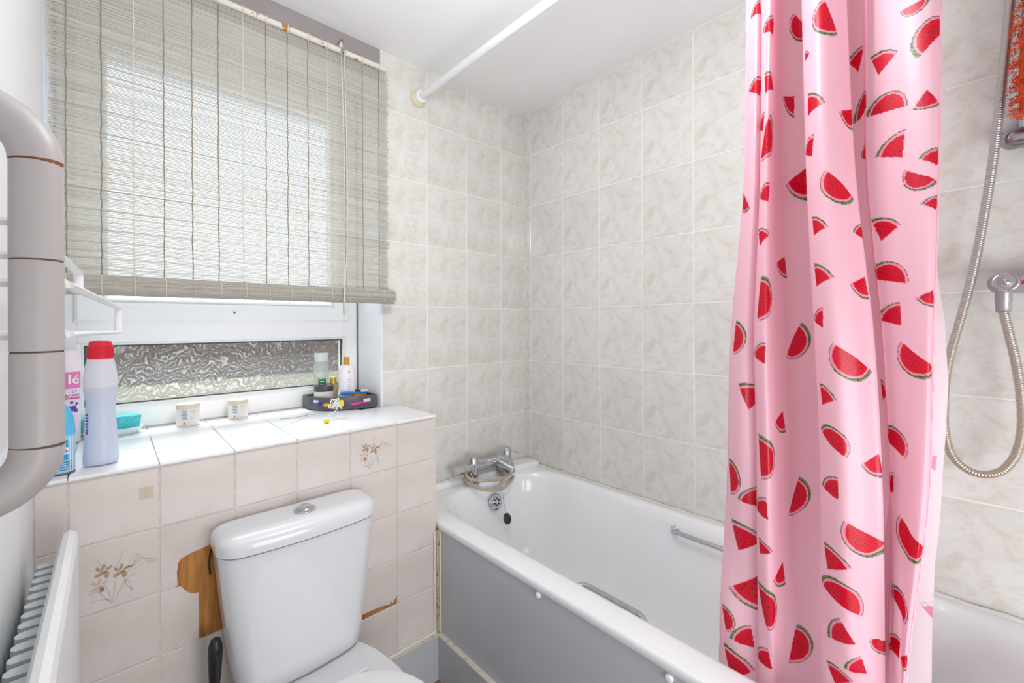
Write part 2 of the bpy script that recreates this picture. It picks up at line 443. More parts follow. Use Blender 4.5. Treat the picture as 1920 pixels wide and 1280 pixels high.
# mortar crust left in the hole
random.seed(3)
bm = bm_new()
for k in range(26):
    x = random.uniform(-1.375, -1.33); z = 0.583 + random.uniform(-0.012, 0.014)
    s = random.uniform(0.002, 0.006)
    lathe([(0, -s * .4), (s, -s * .2), (s * .7, s * .3), (0, s * .4)], (x, YL + 0.0025, z), 6, bm, axis=(0, -1, 0))
obj('mortar_crust', bm, simple('tan_mortar', (176, 132, 84), 0.9, var=0.25, scale=90), wall_ledge)
obj('mortar_crust', tube([(-1.331, YL + 0.001, 0.66), (-1.335, YL + 0.001, 0.63), (-1.333, YL + 0.001, 0.60)], 0.0025, 6), simple('dark_mortar', (70, 44, 24), 0.9), wall_ledge)
# small tan glue stain, flat on a tile
obj('glue_stain', bx(-1.462, -1.437, YL - 0.0003, YL + 0.001, 0.815, 0.842, 0.0), simple('tan_glue', (206, 192, 172), 0.6, var=0.06, scale=80), FL[(1, 0)])
# sill tiles
sill_rows = [YL - 0.003, -0.075, 0.125, 0.205]
for a0, a1 in zip(cols_l[:-1], cols_l[1:]):
    for y0, y1 in zip(sill_rows[:-1], sill_rows[1:]):
        if a1 > -0.7: 
            if y0 > 0.1: continue
            y1 = min(y1, -0.001)
            if y0 > -0.01: continue
        tile(wall_ledge, 'z', a0, min(a1 + (0.003 if a1 > -0.7 else 0), XE + 0.002), y0, y1, ZL_, m_sill, gap=0.002, th=0.007, tilt=0)
obj('sill_bed', bx(XL, -0.7605, 0.0, 0.21, 0.855, ZL_ - 0.004), m_grout, wall_ledge)
obj('sill_edge_grout', tube([(XL + 0.01 + 0.03 * k, YL - 0.0012, 0.8825 + 0.0008 * math.sin(k * 2.3)) for k in range(31)], 0.0022, 6), m_dgrout, wall_ledge)

# flower print on two tiles (flat print, following the iris drawing)
m_petal = simple('brown_print', (176, 148, 118), 0.35, var=0.12, scale=200)
m_petal2 = simple('pinkish_print', (203, 182, 166), 0.35, var=0.08, scale=200)
m_stem = simple('grey_print', (196, 190, 184), 0.35, var=0.06, scale=200)
def flower(tile_o, cx, cz, s):
    y = YL - 0.0003
    def blob(px, pz, rx, rz, ang, m, n=12, lobes=0.0):
        V = []; ca, sa = math.cos(ang), math.sin(ang)
        for k in range(n):
            a = 2 * PI * k / n; q = 1 + lobes * math.cos(3 * a + px * 50)
            x, z = rx * q * math.cos(a), rz * q * math.sin(a)
            V.append((px + x * ca - z * sa, pz + x * sa + z * ca))
        G[m].append(V)
    def line(p, wd, m='s'):
        P = smooth_path([(a, 0, b) for a, b in p], 5)
        V1 = []; V2 = []
        for i, q in enumerate(P):
            t = (P[min(i + 1, len(P) - 1)] - P[max(i - 1, 0)]).normalized(); nn = Vector((-t.z, 0, t.x))
            ww = wd * (0.35 + 0.65 * math.sin(PI * min(1, (i + 1) / len(P)) * 0.9))
            V1.append((q.x + nn.x * ww, q.z + nn.z * ww)); V2.append((q.x - nn.x * ww, q.z - nn.z * ww))
        G[m].append(V1 + V2[::-1])
    G = {'p': [], 'q': [], 's': []}
    # three iris blooms
    for bxp, bz, sc_, m, seed in [(-0.018, 0.016, 1.0, 'p', 1), (0.010, 0.006, 1.0, 'p', 2), (-0.024, -0.012, 0.9, 'q', 3)]:
        rr = random.Random(seed)
        blob(bxp - 0.004, bz - 0.005, 0.0095 * sc_, 0.0036 * sc_, 0.35, m, lobes=0.12)
        blob(bxp + 0.006, bz - 0.008, 0.0042 * sc_, 0.0085 * sc_, 0.15, m, lobes=0.15)
        blob(bxp - 0.007, bz + 0.006, 0.0028 * sc_, 0.006 * sc_, 0.5, m, lobes=0.1)
        blob(bxp + 0.001, bz + 0.008, 0.003 * sc_, 0.0075 * sc_, -0.3, m, lobes=0.12)
        blob(bxp + 0.010, bz + 0.004, 0.0065 * sc_, 0.0026 * sc_, 0.5, m, lobes=0.1)
    blob(0.026, 0.010, 0.0065, 0.0022, 0.15, 'p'); blob(-0.020, -0.022, 0.0035, 0.006, -0.3, 'p', lobes=.2)
    # spray of small buds to the right
    for k in range(13):
        t = k / 12; blob(0.034 + 0.036 * t, 0.019 + 0.006 * math.sin(t * 6) - 0.008 * t, 0.0024, 0.0013, 0.6 - t, 'q')
    for k in range(5): blob(0.036 + 0.006 * k, 0.001 + 0.003 * k, 0.0022, 0.0012, 0.8, 's')
    blob(0.038, 0.030, 0.004, 0.0018, 0.2, 'q'); blob(0.034, 0.018, 0.003, 0.0025, 0.2, 's')
    for p in [[(-0.004, -0.058), (-0.008, -0.035), (-0.014, -0.012)], [(-0.002, -0.056), (0.0, -0.03), (0.004, -0.004)], [(0.002, -0.055), (0.008, -0.036), (0.022, -0.014), (0.034, -0.008)],
              [(-0.006, -0.055), (-0.014, -0.045), (-0.036, -0.042)], [(-0.012, -0.028), (-0.026, -0.024), (-0.04, -0.026)], [(-0.026, -0.008), (-0.036, -0.004), (-0.042, 0.0)],
              [(0.016, -0.012), (0.020, -0.028), (0.030, -0.042)], [(0.020, -0.014), (0.026, -0.028), (0.028, -0.044)], [(-0.016, 0.024), (-0.022, 0.032), (-0.026, 0.042)], [(0.004, 0.018), (0.010, 0.034), (0.014, 0.048)],
              [(-0.009, -0.05), (-0.018, -0.036), (-0.022, -0.028)], [(0.030, 0.012), (0.05, 0.018), (0.066, 0.012)], [(0.012, -0.006), (0.026, 0.004), (0.036, 0.022)]]:
        line(p, 0.0011)
    for key, m in (('p', m_petal), ('q', m_petal2), ('s', m_stem)):
        V = []; F = []
        for poly in G[key]:
            b = len(V); V += [(cx + a * s, y - (0.0001 if key != 's' else 0), cz + z * s) for a, z in poly]
            n = len(poly)
            if n > 14:
                h = n // 2
                for i in range(h - 1): F.append((b + i, b + i + 1, b + n - 2 - i, b + n - 1 - i))
            else: F.append(tuple(range(b, b + n)))
        o = obj('flower_print', (V, F), m, tile_o)
flower(FL[(1, 1)], -1.503, 0.665, 1.0)
flower(FL[(5, 0)], -0.926, 0.812, 0.92)

# ------------------------------------------------------------------ baseboards and trims
m_bb = mk_chipped('worn_grey_skirting_paint', (196, 198, 203), (150, 132, 104), 0.70, 26, 0.6)
m_edge = mk_chipped('flaking_cream_edge', (216, 208, 194), (176, 154, 120), 0.60, 50, 0.8)
o = struct('baseboard_window', bx(XL, -0.7, YL - 0.018, YL - 0.0005, 0.0, 0.150), m_bb)
obj('flaking_top', bx(-1.60, -0.7, YL - 0.019, YL - 0.0005, 0.150, 0.1535), m_edge, o, label='flaking cream top edge')
obj('flaking_top', tube([(-1.0 + 0.02 * k, YL - 0.004, 0.1535 + 0.003 * abs(math.sin(k * 1.9))) for k in range(16)], 0.004, 6), m_moldy, o)
o = struct('baseboard_bath', bx(-0.7, -0.678, -1.72, YL - 0.0005, 0.0, 0.146), m_bb)
obj('flaking_top', bx(-0.7005, -0.6785, -1.72, YL - 0.001, 0.146, 0.150), m_edge, o, label='flaking cream top edge')
o = struct('trim_1', bx(-0.7, -0.689, YL - 0.012, YL - 0.001, 0.152, 0.498), mk_chipped('dirty_wood_strip', (190, 176, 146), (140, 120, 86), 0.54, 40, 0.8))
obj('sealant_strip', tube([(-0.702, YL - 0.003, 0.155 + 0.02 * k) for k in range(18)], 0.005, 6), m_sil, o, smooth=True)
obj('panel_edge_bead', bx(-0.689, -0.684, YL - 0.014, YL - 0.002, 0.152, 0.498), m_sil, o)
struct('trim_2', bx(XL, XL + 0.003, -2.5, -0.46, 0.69, 1.02), m_white)
struct('trim_3', bx(XL, XL + 0.004, -2.5, -0.46, 0.10, 0.69), simple('dark_grey_board', (98, 100, 106), 0.5))
struct('baseboard_left', bx(XL, XL + 0.012, -2.5, YL - 0.02, 0.0, 0.10), simple('dark_grey_skirting', (98, 100, 106), 0.5))

# ------------------------------------------------------------------ window
win = empty('window_1', (-1.19, 0.24, 0.9), kind='structure')
def frame_rect(x0, x1, z0, z1, wx, y0, y1, bev=0.006, wz=None, wt=None):
    wz = wz or wx; wt = wt or wz
    bm = bm_new()
    def quadring(y, i):
        return [Vector((x0 + i * wx, y, z0 + i * wz)), Vector((x1 - i * wx, y, z0 + i * wz)), Vector((x1 - i * wx, y, z1 - i * wt)), Vector((x0 + i * wx, y, z1 - i * wt))]
    c = bev / wx
    ribbon(bm, [quadring(y1, 0), quadring(y0 + bev, 0), quadring(y0, c), quadring(y0, 1 - c), quadring(y0 + bev, 1), quadring(y1, 1), quadring(y1, 0)])
    bmesh.ops.remove_doubles(bm, verts=bm.verts[:], dist=1e-6)
    bmesh.ops.recalc_face_normals(bm, faces=bm.faces[:])
    return bm
WX0, WX1 = -1.619, -0.7645
obj('frame', frame_rect(WX0, WX1, 0.885, 2.12, 0.05, 0.205, 0.28, 0.006, 0.075, 0.06), m_upvc, win)
obj('transom', bx(-1.58, -0.80, 0.203, 0.28, 1.150, 1.225, 0.005), m_upvc, win)
sash = obj('sash', frame_rect(-1.582, -0.805, 1.212, 2.07, 0.058, 0.188, 0.25, 0.007), m_upvc, win)
obj('glazing_bead', frame_rect(-1.524, -0.863, 1.270, 2.012, 0.012, 0.196, 0.25, 0.004), m_upvc, sash)
obj('glazing_bead', frame_rect(-1.572, -0.812, 0.957, 1.152, 0.010, 0.212, 0.25, 0.004), m_upvc, win)
obj('gasket', frame_rect(-1.5625, -0.8215, 0.9665, 1.1425, 0.004, 0.2135, 0.236, 0.001), simple('dark_rubber_gasket', (74, 74, 78), 0.6), win)
g1 = mk_glass('obscured_glass', (0.84, 0.90, 0.97), 0.30)
obj('pane', bx(-1.516, -0.871, 0.232, 0.236, 1.278, 2.004), g1, win)
obj('pane', bx(-1.566, -0.818, 0.232, 0.236, 0.963, 1.146), mk_glass('obscured_glass_lower', (0.88, 0.9, 0.88), 0.035), win)
lk = obj('handle_lock', lathe([(0.0065, 0), (0.0065, 0.004), (0.005, 0.006)], (-1.2, 0.188, 1.243), 16, axis=(0, -1, 0)), m_upvc, win, smooth=True)
obj('keyhole', lathe([(0.0028, 0), (0.0028, 0.0005)], (-1.2, 0.1818, 1.243), 10, axis=(0, -1, 0)), m_dark, win)
obj('green_sticker', bx(-0.830, -0.821, 0.1868, 0.189, 1.24, 1.30), simple('green_sticker_film', (74, 168, 84), 0.5, var=0.5, scale=90), sash)
# the garden beyond
struct('ground', bx(-14, 12, 0.6, 14, 0.35, 0.45), simple('olive_ground', (78, 74, 60), 0.9, var=0.3, scale=1.5))
struct('wall_garden', bx(-14, 12, 6.0, 6.2, 0.45, 1.10), simple('brown_fence_paint', (104, 84, 74), 0.9, var=0.2, scale=3))

# ------------------------------------------------------------------ bath
bath = empty('bathtub', (-0.345, -0.86, 0.0), 'white enamel bath with chrome grips standing along the tiled wall', 'bathtub')
NCR, NSR = 12, 14
def bring(il, ir, it, ih, z, r, d=0):
    """ring of the bath: insets left (room), right (wall), tap end, head end"""
    x0, x1, y0, y1 = -0.689 + il, -0.004 - ir, -1.70 + ih, -0.004 - it
    return rrect(x0, x1, y0, y1, r, z, NCR, NSR)
rings = [bring(0.012, 0, 0, 0, 0.499, 0.004), bring(0.002, 0, 0, 0, 0.4985, 0.004), bring(0.0, 0, 0, 0, 0.5005, 0.004), bring(0, 0, 0, 0, 0.516, 0.005), bring(0.0015, 0.001, 0.001, 0.001, 0.5205, 0.006), bring(0.005, 0.003, 0.003, 0.003, 0.523, 0.010)]
op = dict(il=0.076, ir=0.034, it=0.088, ih=0.085)
def inner(d, dz, r, di=0.0):
    s = d
    return bring(op['il'] + s * 1.0, op['ir'] + s * 1.0, op['it'] + s * 0.9, op['ih'] + s * 2.6, dz, r)
rings += [bring(op['il'] - 0.012, op['ir'] - 0.010, op['it'] - 0.012, op['ih'] - 0.012, 0.5235, (0.17, 0.17, 0.16, 0.16)),
          inner(-0.003, 0.5215, (0.18, 0.18, 0.17, 0.17)), inner(0.004, 0.514, (0.175, 0.175, 0.17, 0.17)), inner(0.012, 0.495, (0.17, 0.17, 0.17, 0.17)),
          inner(0.024, 0.44, (0.16, 0.16, 0.17, 0.17)), inner(0.036, 0.37, (0.155, 0.155, 0.17, 0.17)), inner(0.048, 0.30, (0.15, 0.15, 0.16, 0.16)),
          inner(0.060, 0.235, (0.14, 0.14, 0.15, 0.15)), inner(0.076, 0.185, (0.13, 0.13, 0.14, 0.14)), inner(0.100, 0.150, (0.12, 0.12, 0.13, 0.13)),
          inner(0.130, 0.133, (0.10, 0.10, 0.11, 0.11)), inner(0.165, 0.127, (0.07, 0.07, 0.08, 0.08))]
bm = ribbon(bm_new(), rings, cap1=True)
bmesh.ops.recalc_face_normals(bm, faces=bm.faces[:])
if bm.faces[0].normal.length and sum(f.normal.z for f in bm.faces if f.calc_center_median().z > 0.522) < 0:
    bmesh.ops.reverse_faces(bm, faces=bm.faces[:])
obj('shell', bm, m_bath, bath, smooth='all')
obj('tap_ledge', bezel(prism([(-0.6885, -0.002), (-0.6885, -0.020), (-0.53, -0.032), (-0.35, -0.045), (-0.13, -0.082), (-0.006, -0.098), (-0.006, -0.002)], 0.520, 0.546), 0.005, 3), m_bath, bath, smooth=True)
ov = obj('overflow', lathe([(0.034, 0), (0.034, 0.003), (0.028, 0.006), (0.022, 0.0055), (0.022, 0.008), (0.019, 0.0095), (0.002, 0.0095)], (-0.307, -0.124, 0.442), 28, axis=(0, -0.95, 0.2)), m_chrome, bath, smooth=True, label='round chrome overflow')
ax = Vector((0, -0.95, 0.2)).normalized(); e1 = Vector((1, 0, 0)); e2 = ax.cross(e1)
bm = bm_new()
for k in range(6):
    a = k * PI / 3 + 0.3
    c = Vector((-0.307, -0.124, 0.442)) + ax * 0.0092 + (e1 * math.cos(a) + e2 * math.sin(a)) * 0.0125
    lathe([(0.004, 0), (0.004, 0.0008)], c, 10, bm, axis=ax)
obj('overflow_hole', bm, m_dark, ov)
obj('sealant', tube(BEAD, 0.0055, 6), m_moldy, bath, smooth=True, label='stained white sealant bead')
# plug on its wire
plug = obj('bath_plug', lathe([(0.018, 0), (0.0225, 0.002), (0.0225, 0.006), (0.019, 0.009), (0.014, 0.0075), (0, 0.0075)], (-0.283, -0.168, 0.376), 24, axis=(0.15, -0.8, 0.35)), m_black, bath, smooth=True, label='black rubber plug')
obj('plug_chain', tube(smooth_path([(-0.262, -0.088, 0.53), (-0.266, -0.112, 0.500), (-0.274, -0.140, 0.44), (-0.281, -0.160, 0.398)], 6), 0.0011, 6), m_dchrome, plug)
obj('plug_chain', tube(smooth_path([(-0.292, -0.085, 0.52), (-0.296, -0.108, 0.49), (-0.302, -0.122, 0.468)], 6), 0.0008, 6), m_dchrome, plug)
# grips
def grip(p0, p1, out, name='grip'):
    p0, p1, out = Vector(p0), Vector(p1), Vector(out)
    a, b = p0 + out, p1 + out
    g = obj(name, tube(fillet_path([p0, a, b, p1], 0.03, 8), 0.0075, 14), m_chrome, bath, smooth=True, label='chrome grab handle')
    for q in (p0, p1): obj('grip_foot', lathe([(0.015, 0), (0.015, 0.003), (0.010, 0.006)], q, 18, axis=out), m_chrome, g, smooth=True)
grip((-0.056, -0.80, 0.473), (-0.056, -1.02, 0.473), (-0.038, 0, 0.012))
grip((-0.598, -0.775, 0.470), (-0.598, -0.985, 0.470), (0.040, 0, 0.016))
# side panel
m_panel = simple('grey_panel_paint', (190, 191, 199), 0.42, var=0.025, scale=5)
pnl = obj('bath_panel', bx(-0.6835, -0.672, -1.70, YL - 0.012, 0.146, 0.504), m_panel, bath, label='grey painted side panel')
for y, z in ((-0.738, 0.4865), (-1.102, 0.486)):
    obj('screw_cap', lathe([(0.0085, 0), (0.0085, 0.003), (0.006, 0.0065), (0, 0.0075)], (-0.6835, y, z), 18, axis=(-1, 0, 0)), m_white, pnl, smooth=True, label='white screw cap')

# ------------------------------------------------------------------ bath mixer
mx = empty('bath_mixer', (-0.29, -0.075, 0.523), 'chrome bath mixer with two pillars on the tap end of the bath', 'tap')
yb = -0.072
for x, dx in ((-0.386, 1), (-0.196, 1)):
    pl_ = obj('pillar', lathe([(0.026, 0.0), (0.026, 0.004), (0.0215, 0.008), (0.0215, 0.089), (0.0215, 0.091), (0.0208, 0.0925), (0.0208, 0.114), (0.019, 0.117), (0, 0.117)], (x, yb, 0.5235), 28), m_chrome, mx, smooth=True)
    obj('lever', tube([(x + 0.010, yb - 0.012, 0.628), (x + 0.050, yb - 0.030, 0.612)], 0.0042, 10), m_chrome, pl_, smooth=True)
obj('body_bar', tube([(-0.386, yb, 0.598), (-0.196, yb, 0.598)], 0.0205, 20), m_chrome, mx, smooth=True)
obj('bar_end', lathe([(0.0185, -0.105), (0.0185, -0.004), (0.0195, -0.004), (0.0195, 0)], (-0.386, yb, 0.597), 24, axis=(1, 0, 0)), m_chrome, mx, smooth=True)
sp = obj('spout', tube(smooth_path([(-0.262, yb - 0.01, 0.597), (-0.258, yb - 0.035, 0.592), (-0.235, yb - 0.085, 0.572)], 6), [0.018] * 6 + [0.0165] * 7, 18), m_chrome, mx, smooth=True)
obj('diverter', lathe([(0.02, 0), (0.02, 0.014), (0.017, 0.016), (0.012, 0.034), (0.010, 0.036), (0, 0.036)], (-0.252, yb - 0.014, 0.598), 22, axis=(0.1, -0.85, 0.35)), m_chrome, sp, smooth=True)
obj('hose_outlet', lathe([(0.011, 0), (0.011, -0.03), (0.013, -0.032), (0.013, -0.045)], (-0.246, yb - 0.004, 0.585), 18), m_dchrome, mx, smooth=True)
# beige hose wound round the tap pillars
m_hose = simple('beige_hose', (186, 172, 154), 0.5, var=0.1, scale=40)
wind = [(-0.246, -0.076, 0.541), (-0.238, -0.105, 0.536), (-0.3152, -0.155, 0.5032), (-0.2316, -0.13, 0.5045), (-0.1559, -0.08, 0.5183), (-0.1386, -0.04, 0.5541), (-0.22, -0.034, 0.585), (-0.36, -0.034, 0.583), (-0.4283, -0.08, 0.5765), (-0.4209, -0.11, 0.5604), (-0.3667, -0.13, 0.5477), (-0.2932, -0.13, 0.5361), (-0.2258, -0.11, 0.533), (-0.1497, -0.07, 0.5389), (-0.2, -0.03, 0.59), (-0.37, -0.034, 0.575), (-0.4275, -0.075, 0.5573), (-0.4217, -0.1, 0.5382), (-0.3892, -0.14, 0.5209), (-0.3152, -0.155, 0.5032), (-0.2316, -0.13, 0.5045), (-0.1559, -0.08, 0.5183), (-0.1386, -0.04, 0.5541)]
hs = obj('mixer_hose', tube(smooth_path(wind, 8), 0.0064, 10), m_hose, smooth=True)
tag(hs, 'beige shower hose wound around the chrome bath mixer pillars', 'hose')

# ------------------------------------------------------------------ toilet
wc = empty('toilet', (-1.16, -0.55, 0.0), 'white close coupled toilet in front of the tiled ledge', 'toilet')
CX = -1.1495
def cring(hw, yb_, yf, bow, z, r):
    """plan outline of the cistern: straight back, gently bowed front"""
    pts = rrect(CX - hw, CX + hw, yf, yb_, (0.02, 0.02, r, r), z, 8, 10)
    out = []
    for p in pts:
        t = (p.x - CX) / hw; k = max(0, (yb_ - p.y) / (yb_ - yf))
        out.append(Vector((p.x, p.y - bow * (1 - t * t) * k, z)))
    return out
yk = YL - 0.012
def cis(z):
    q = max(0, min(1, (z - 0.338) / (0.68 - 0.338)))
    return 0.143 + 0.0405 * q ** 0.75, -0.389 - 0.0075 * q
zs_ = [0.338, 0.342, 0.352, 0.38, 0.43, 0.49, 0.55, 0.61, 0.66, 0.6765]
rg = []
for i, z in enumerate(zs_):
    hw, yf = cis(z); ins = (0.012, 0.005, 0.0)[i] if i < 3 else 0
    rg.append(cring(hw - ins, yk, yf + ins, 0.018, z, 0.042))
bm = ribbon(bm_new(), rg, cap0=True, cap1=True); bmesh.ops.recalc_face_normals(bm, faces=bm.faces[:])
obj('cistern', bm, m_cer, wc, smooth=True)
rg = []
for ins, z in [(0.004, 0.6795), (0.0, 0.6805), (0.0, 0.688), (0.0, 0.701), (0.002, 0.708), (0.007, 0.7145), (0.014, 0.7185), (0.024, 0.7215), (0.05, 0.7235)]:
    rg.append(cring(0.1865 - ins, yk + 0.004 - ins * 0.3, -0.400 + ins, 0.019, z, max(0.02, 0.046 - ins * 0.5)))
bm = ribbon(bm_new(), rg, cap0=True, cap1=True); bmesh.ops.recalc_face_normals(bm, faces=bm.faces[:])
lid = obj('cistern_lid', bm, m_cer, wc, smooth=True)
bt = obj('flush_button', lathe([(0.026, 0), (0.026, 0.004), (0.022, 0.006), (0.020, 0.005), (0.019, 0.009), (0.013, 0.0125), (0, 0.0135)], (CX + 0.008, -0.345, 0.7230), 28), m_chrome, lid, smooth=True, label='chrome flush button')
# pan: pedestal, rim platform, seat and lid
def oval(cx, yb_, yf, hw, z, n=40, sq=2.4):
    out = []
    cy = (yb_ + yf) / 2; hl = (yb_ - yf) / 2
    for k in range(n):
        a = 2 * PI * k / n; c, s = math.cos(a), math.sin(a)
        e = 2 / sq if s > 0 else 1.0
        out.append(Vector((cx + hw * math.copysign(abs(c) ** e, c), cy + hl * math.copysign(abs(s) ** e, s), z)))
    return out
rg = [oval(CX, -0.33, -0.72, 0.115, 0.0), oval(CX, -0.33, -0.72, 0.112, 0.02), oval(CX, -0.33, -0.74, 0.098, 0.12), oval(CX, -0.31, -0.80, 0.115, 0.22), oval(CX, -0.29, -0.88, 0.155, 0.2765), oval(CX, -0.282, -0.92, 0.176, 0.3215), oval(CX, -0.280, -0.925, 0.178, 0.3325), oval(CX, -0.284, -0.92, 0.172, 0.3380)]
bm = ribbon(bm_new(), rg, cap0=True, cap1=True); bmesh.ops.recalc_face_normals(bm, faces=bm.faces[:])
obj('pan', bm, m_cer, wc, smooth=True)
m_seat = simple('white_seat_plastic', (238, 239, 240), 0.25, var=0.01)
rg = [oval(CX, -0.502, -0.93, 0.176, 0.3405), oval(CX, -0.500, -0.934, 0.180, 0.3465), oval(CX, -0.502, -0.931, 0.177, 0.3565)]
bm = ribbon(bm_new(), rg, cap0=True, cap1=True); bmesh.ops.recalc_face_normals(bm, faces=bm.faces[:])
obj('seat', bm, m_seat, wc, smooth=True)
rg = [oval(CX, -0.509, -0.933, 0.179, 0.3580), oval(CX, -0.507, -0.936, 0.182, 0.3625), oval(CX, -0.510, -0.932, 0.179, 0.3695), oval(CX, -0.527, -0.92, 0.17, 0.3745), oval(CX, -0.567, -0.88, 0.13, 0.3775)]
bm = ribbon(bm_new(), rg, cap0=True, cap1=True); bmesh.ops.recalc_face_normals(bm, faces=bm.faces[:])
obj('seat_lid', bm, m_seat, wc, smooth=True)
for s in (-1, 1): obj('hinge', tube([(CX + s * 0.055, -0.498, 0.350), (CX + s * 0.105, -0.498, 0.350)], 0.006, 12), m_seat, wc, smooth=True)

# toilet brush beside the pan
tb = empty('toilet_brush', (-1.345, -0.36, 0), 'black handled toilet brush standing left of the toilet', 'toilet brush')
obj('holder', lathe([(0.046, 0), (0.048, 0.004), (0.044, 0.12), (0.040, 0.124), (0.038, 0.12), (0.040, 0.02)], (-1.349, -0.345, 0.0), 26), m_black, tb, smooth=True)
obj('handle', lathe([(0.007, 0.09), (0.007, 0.29), (0.0105, 0.30), (0.0125, 0.32), (0.0115, 0.35), (0.0105, 0.372), (0.0125, 0.40), (0.0145, 0.44), (0.014, 0.46), (0.0095, 0.474), (0.003, 0.478)], (-1.344, -0.345, 0.012), 22, axis=(0.02, 0, 1)), m_black, tb, smooth=True)
obj('hang_hole', lathe([(0.0045, 0), (0.0045, 0.001)], (-1.332, -0.3588, 0.463), 14, axis=(0, -1, 0.1)), m_dark, tb)

# ------------------------------------------------------------------ radiator on the left wall
rad = empty('radiator', (-1.58, -0.66, 0.25), 'white panel radiator with convector fins low on the left wall', 'radiator')
x0, x1, y0, y1, z0, z1 = -1.578, -1.553, -1.02, -0.35, 0.25, 0.812
prof = [(x0, z0), (x1, z0), (x1, z1 - 0.014), (x1 - 0.004, z1 - 0.005), (x1 - 0.012, z1), (x1 - 0.020, z1 - 0.004), (x0, z1 - 0.014)]
bm = ribbon(bm_new(), [[Vector((a, y, b)) for a, b in prof] for y in (y0, y1)], cap0=True, cap1=True)
bmesh.ops.recalc_face_normals(bm, faces=bm.faces[:])
obj('panel', bm, m_white, rad)
m_fin = simple('grey_white_fin_enamel', (206, 212, 212), 0.4, var=0.08, scale=25)
fm = None
for k in range(22):
    y = y1 - 0.02 - 0.030 * k
    if fm is None:
        zz = [z0 + 0.03, 0.765]
        pf = [(x0 + 0.0005, 0.011), (x0 - 0.024, 0.009), (x0 - 0.0285, 0.004), (x0 - 0.0285, -0.004), (x0 - 0.024, -0.009), (x0 + 0.0005, -0.011)]
        bm = ribbon(bm_new(), [[Vector((a, y + b, z)) for a, b in pf] for z in zz], cap0=True, cap1=False)
        bm.faces.new([v for v in bm.verts if abs(v.co.z - zz[1]) < 1e-6])
        bmesh.ops.recalc_face_normals(bm, faces=bm.faces[:])
        f0 = obj('fin', bm, m_fin, rad); fm = f0.data; yf0 = y
    else:
        o = bpy.data.objects.new('fin', fm); COL.objects.link(o); o.parent = rad; o.location = (0, y - yf0, 0)
for y in (-0.45, -0.92): obj('bracket', bx(XL + 0.0005, x0 - 0.0, y - 0.015, y + 0.015, 0.45, 0.48), m_white, rad)

# ------------------------------------------------------------------ grab rail close to the camera, left wall
gr = empty('grab_rail', (-1.58, -0.934, 1.2), 'white segmented D shaped grab rail close up on the left wall', 'grab rail')
m_rail = simple('aged_shade_grey_rail_plastic', (172, 167, 166), 0.42, var=0.025, scale=14)  # aged white plastic, base colour darkened to grey to stand in for shade
m_rust = simple('rusty_joint', (150, 92, 44), 0.9, var=0.4, scale=120)
gx, gy, R = -1.5555, -0.9355, 0.0178
ztop, zbot = 1.3516, 1.0880
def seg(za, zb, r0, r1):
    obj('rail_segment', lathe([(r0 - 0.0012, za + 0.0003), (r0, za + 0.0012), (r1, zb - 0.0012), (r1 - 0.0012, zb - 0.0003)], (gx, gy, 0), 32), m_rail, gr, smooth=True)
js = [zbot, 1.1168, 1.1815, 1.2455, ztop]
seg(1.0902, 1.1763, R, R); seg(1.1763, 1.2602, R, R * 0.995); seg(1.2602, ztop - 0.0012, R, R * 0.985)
m_jt = simple('grimy_joint', (96, 78, 70), 0.8, var=0.3, scale=150)
for zj in (1.0898, 1.1763, 1.2602, ztop): obj('rail_joint', lathe([(R * 0.965, -0.0014), (R * 0.965, 0.0014)], (gx, gy, zj), 24), m_rust if zj == ztop else m_jt, gr)
R2 = 0.044
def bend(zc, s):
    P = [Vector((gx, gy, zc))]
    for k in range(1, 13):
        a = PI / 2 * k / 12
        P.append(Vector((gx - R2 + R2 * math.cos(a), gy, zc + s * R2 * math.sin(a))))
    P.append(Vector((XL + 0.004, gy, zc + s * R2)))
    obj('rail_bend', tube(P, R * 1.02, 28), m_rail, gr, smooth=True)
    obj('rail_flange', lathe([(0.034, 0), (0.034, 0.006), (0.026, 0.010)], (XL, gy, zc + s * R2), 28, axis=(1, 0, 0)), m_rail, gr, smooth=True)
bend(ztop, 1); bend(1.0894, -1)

# white double loop towel rail beyond it
tr = empty('towel_rail', (-1.56, -0.7, 1.2), 'white flat bar towel rail with two loops behind the grab rail', 'towel rail')
def loop(pa, pb, h, hw=0.006, th=0.0035, name='loop'):
    pa, pb = Vector(pa), Vector(pb); up = Vector((0, 0, h / 2))
    P = [pa + up] + arc_corner(pb + up, pa + up, pb - up, 0.008, 5) + arc_corner(pb - up, pb + up, pa - up, 0.008, 5) + [pa - up]
    d = (pb - pa).normalized(); side = Vector((d.y, -d.x, 0))
    return obj(name, tube(P, hw, 10, ry=th, up=(side.x, side.y, 0)), m_white, tr, smooth=True)
loop((-1.538, -0.905, 1.2165), (-1.4947, -0.309, 1.212), 0.050)
loop((-1.566, -0.905, 1.283), (-1.5455, -0.50, 1.272), 0.032)
for x, z, h in ((-1.538, 1.2165, 0.025), (-1.566, 1.283, 0.016)):
    for q in (-1, 1): obj('wall_arm', tube([(x, -0.905, z + q * h), (XL, -0.905, z + q * h)], 0.0045, 8), m_white, tr, smooth=True)

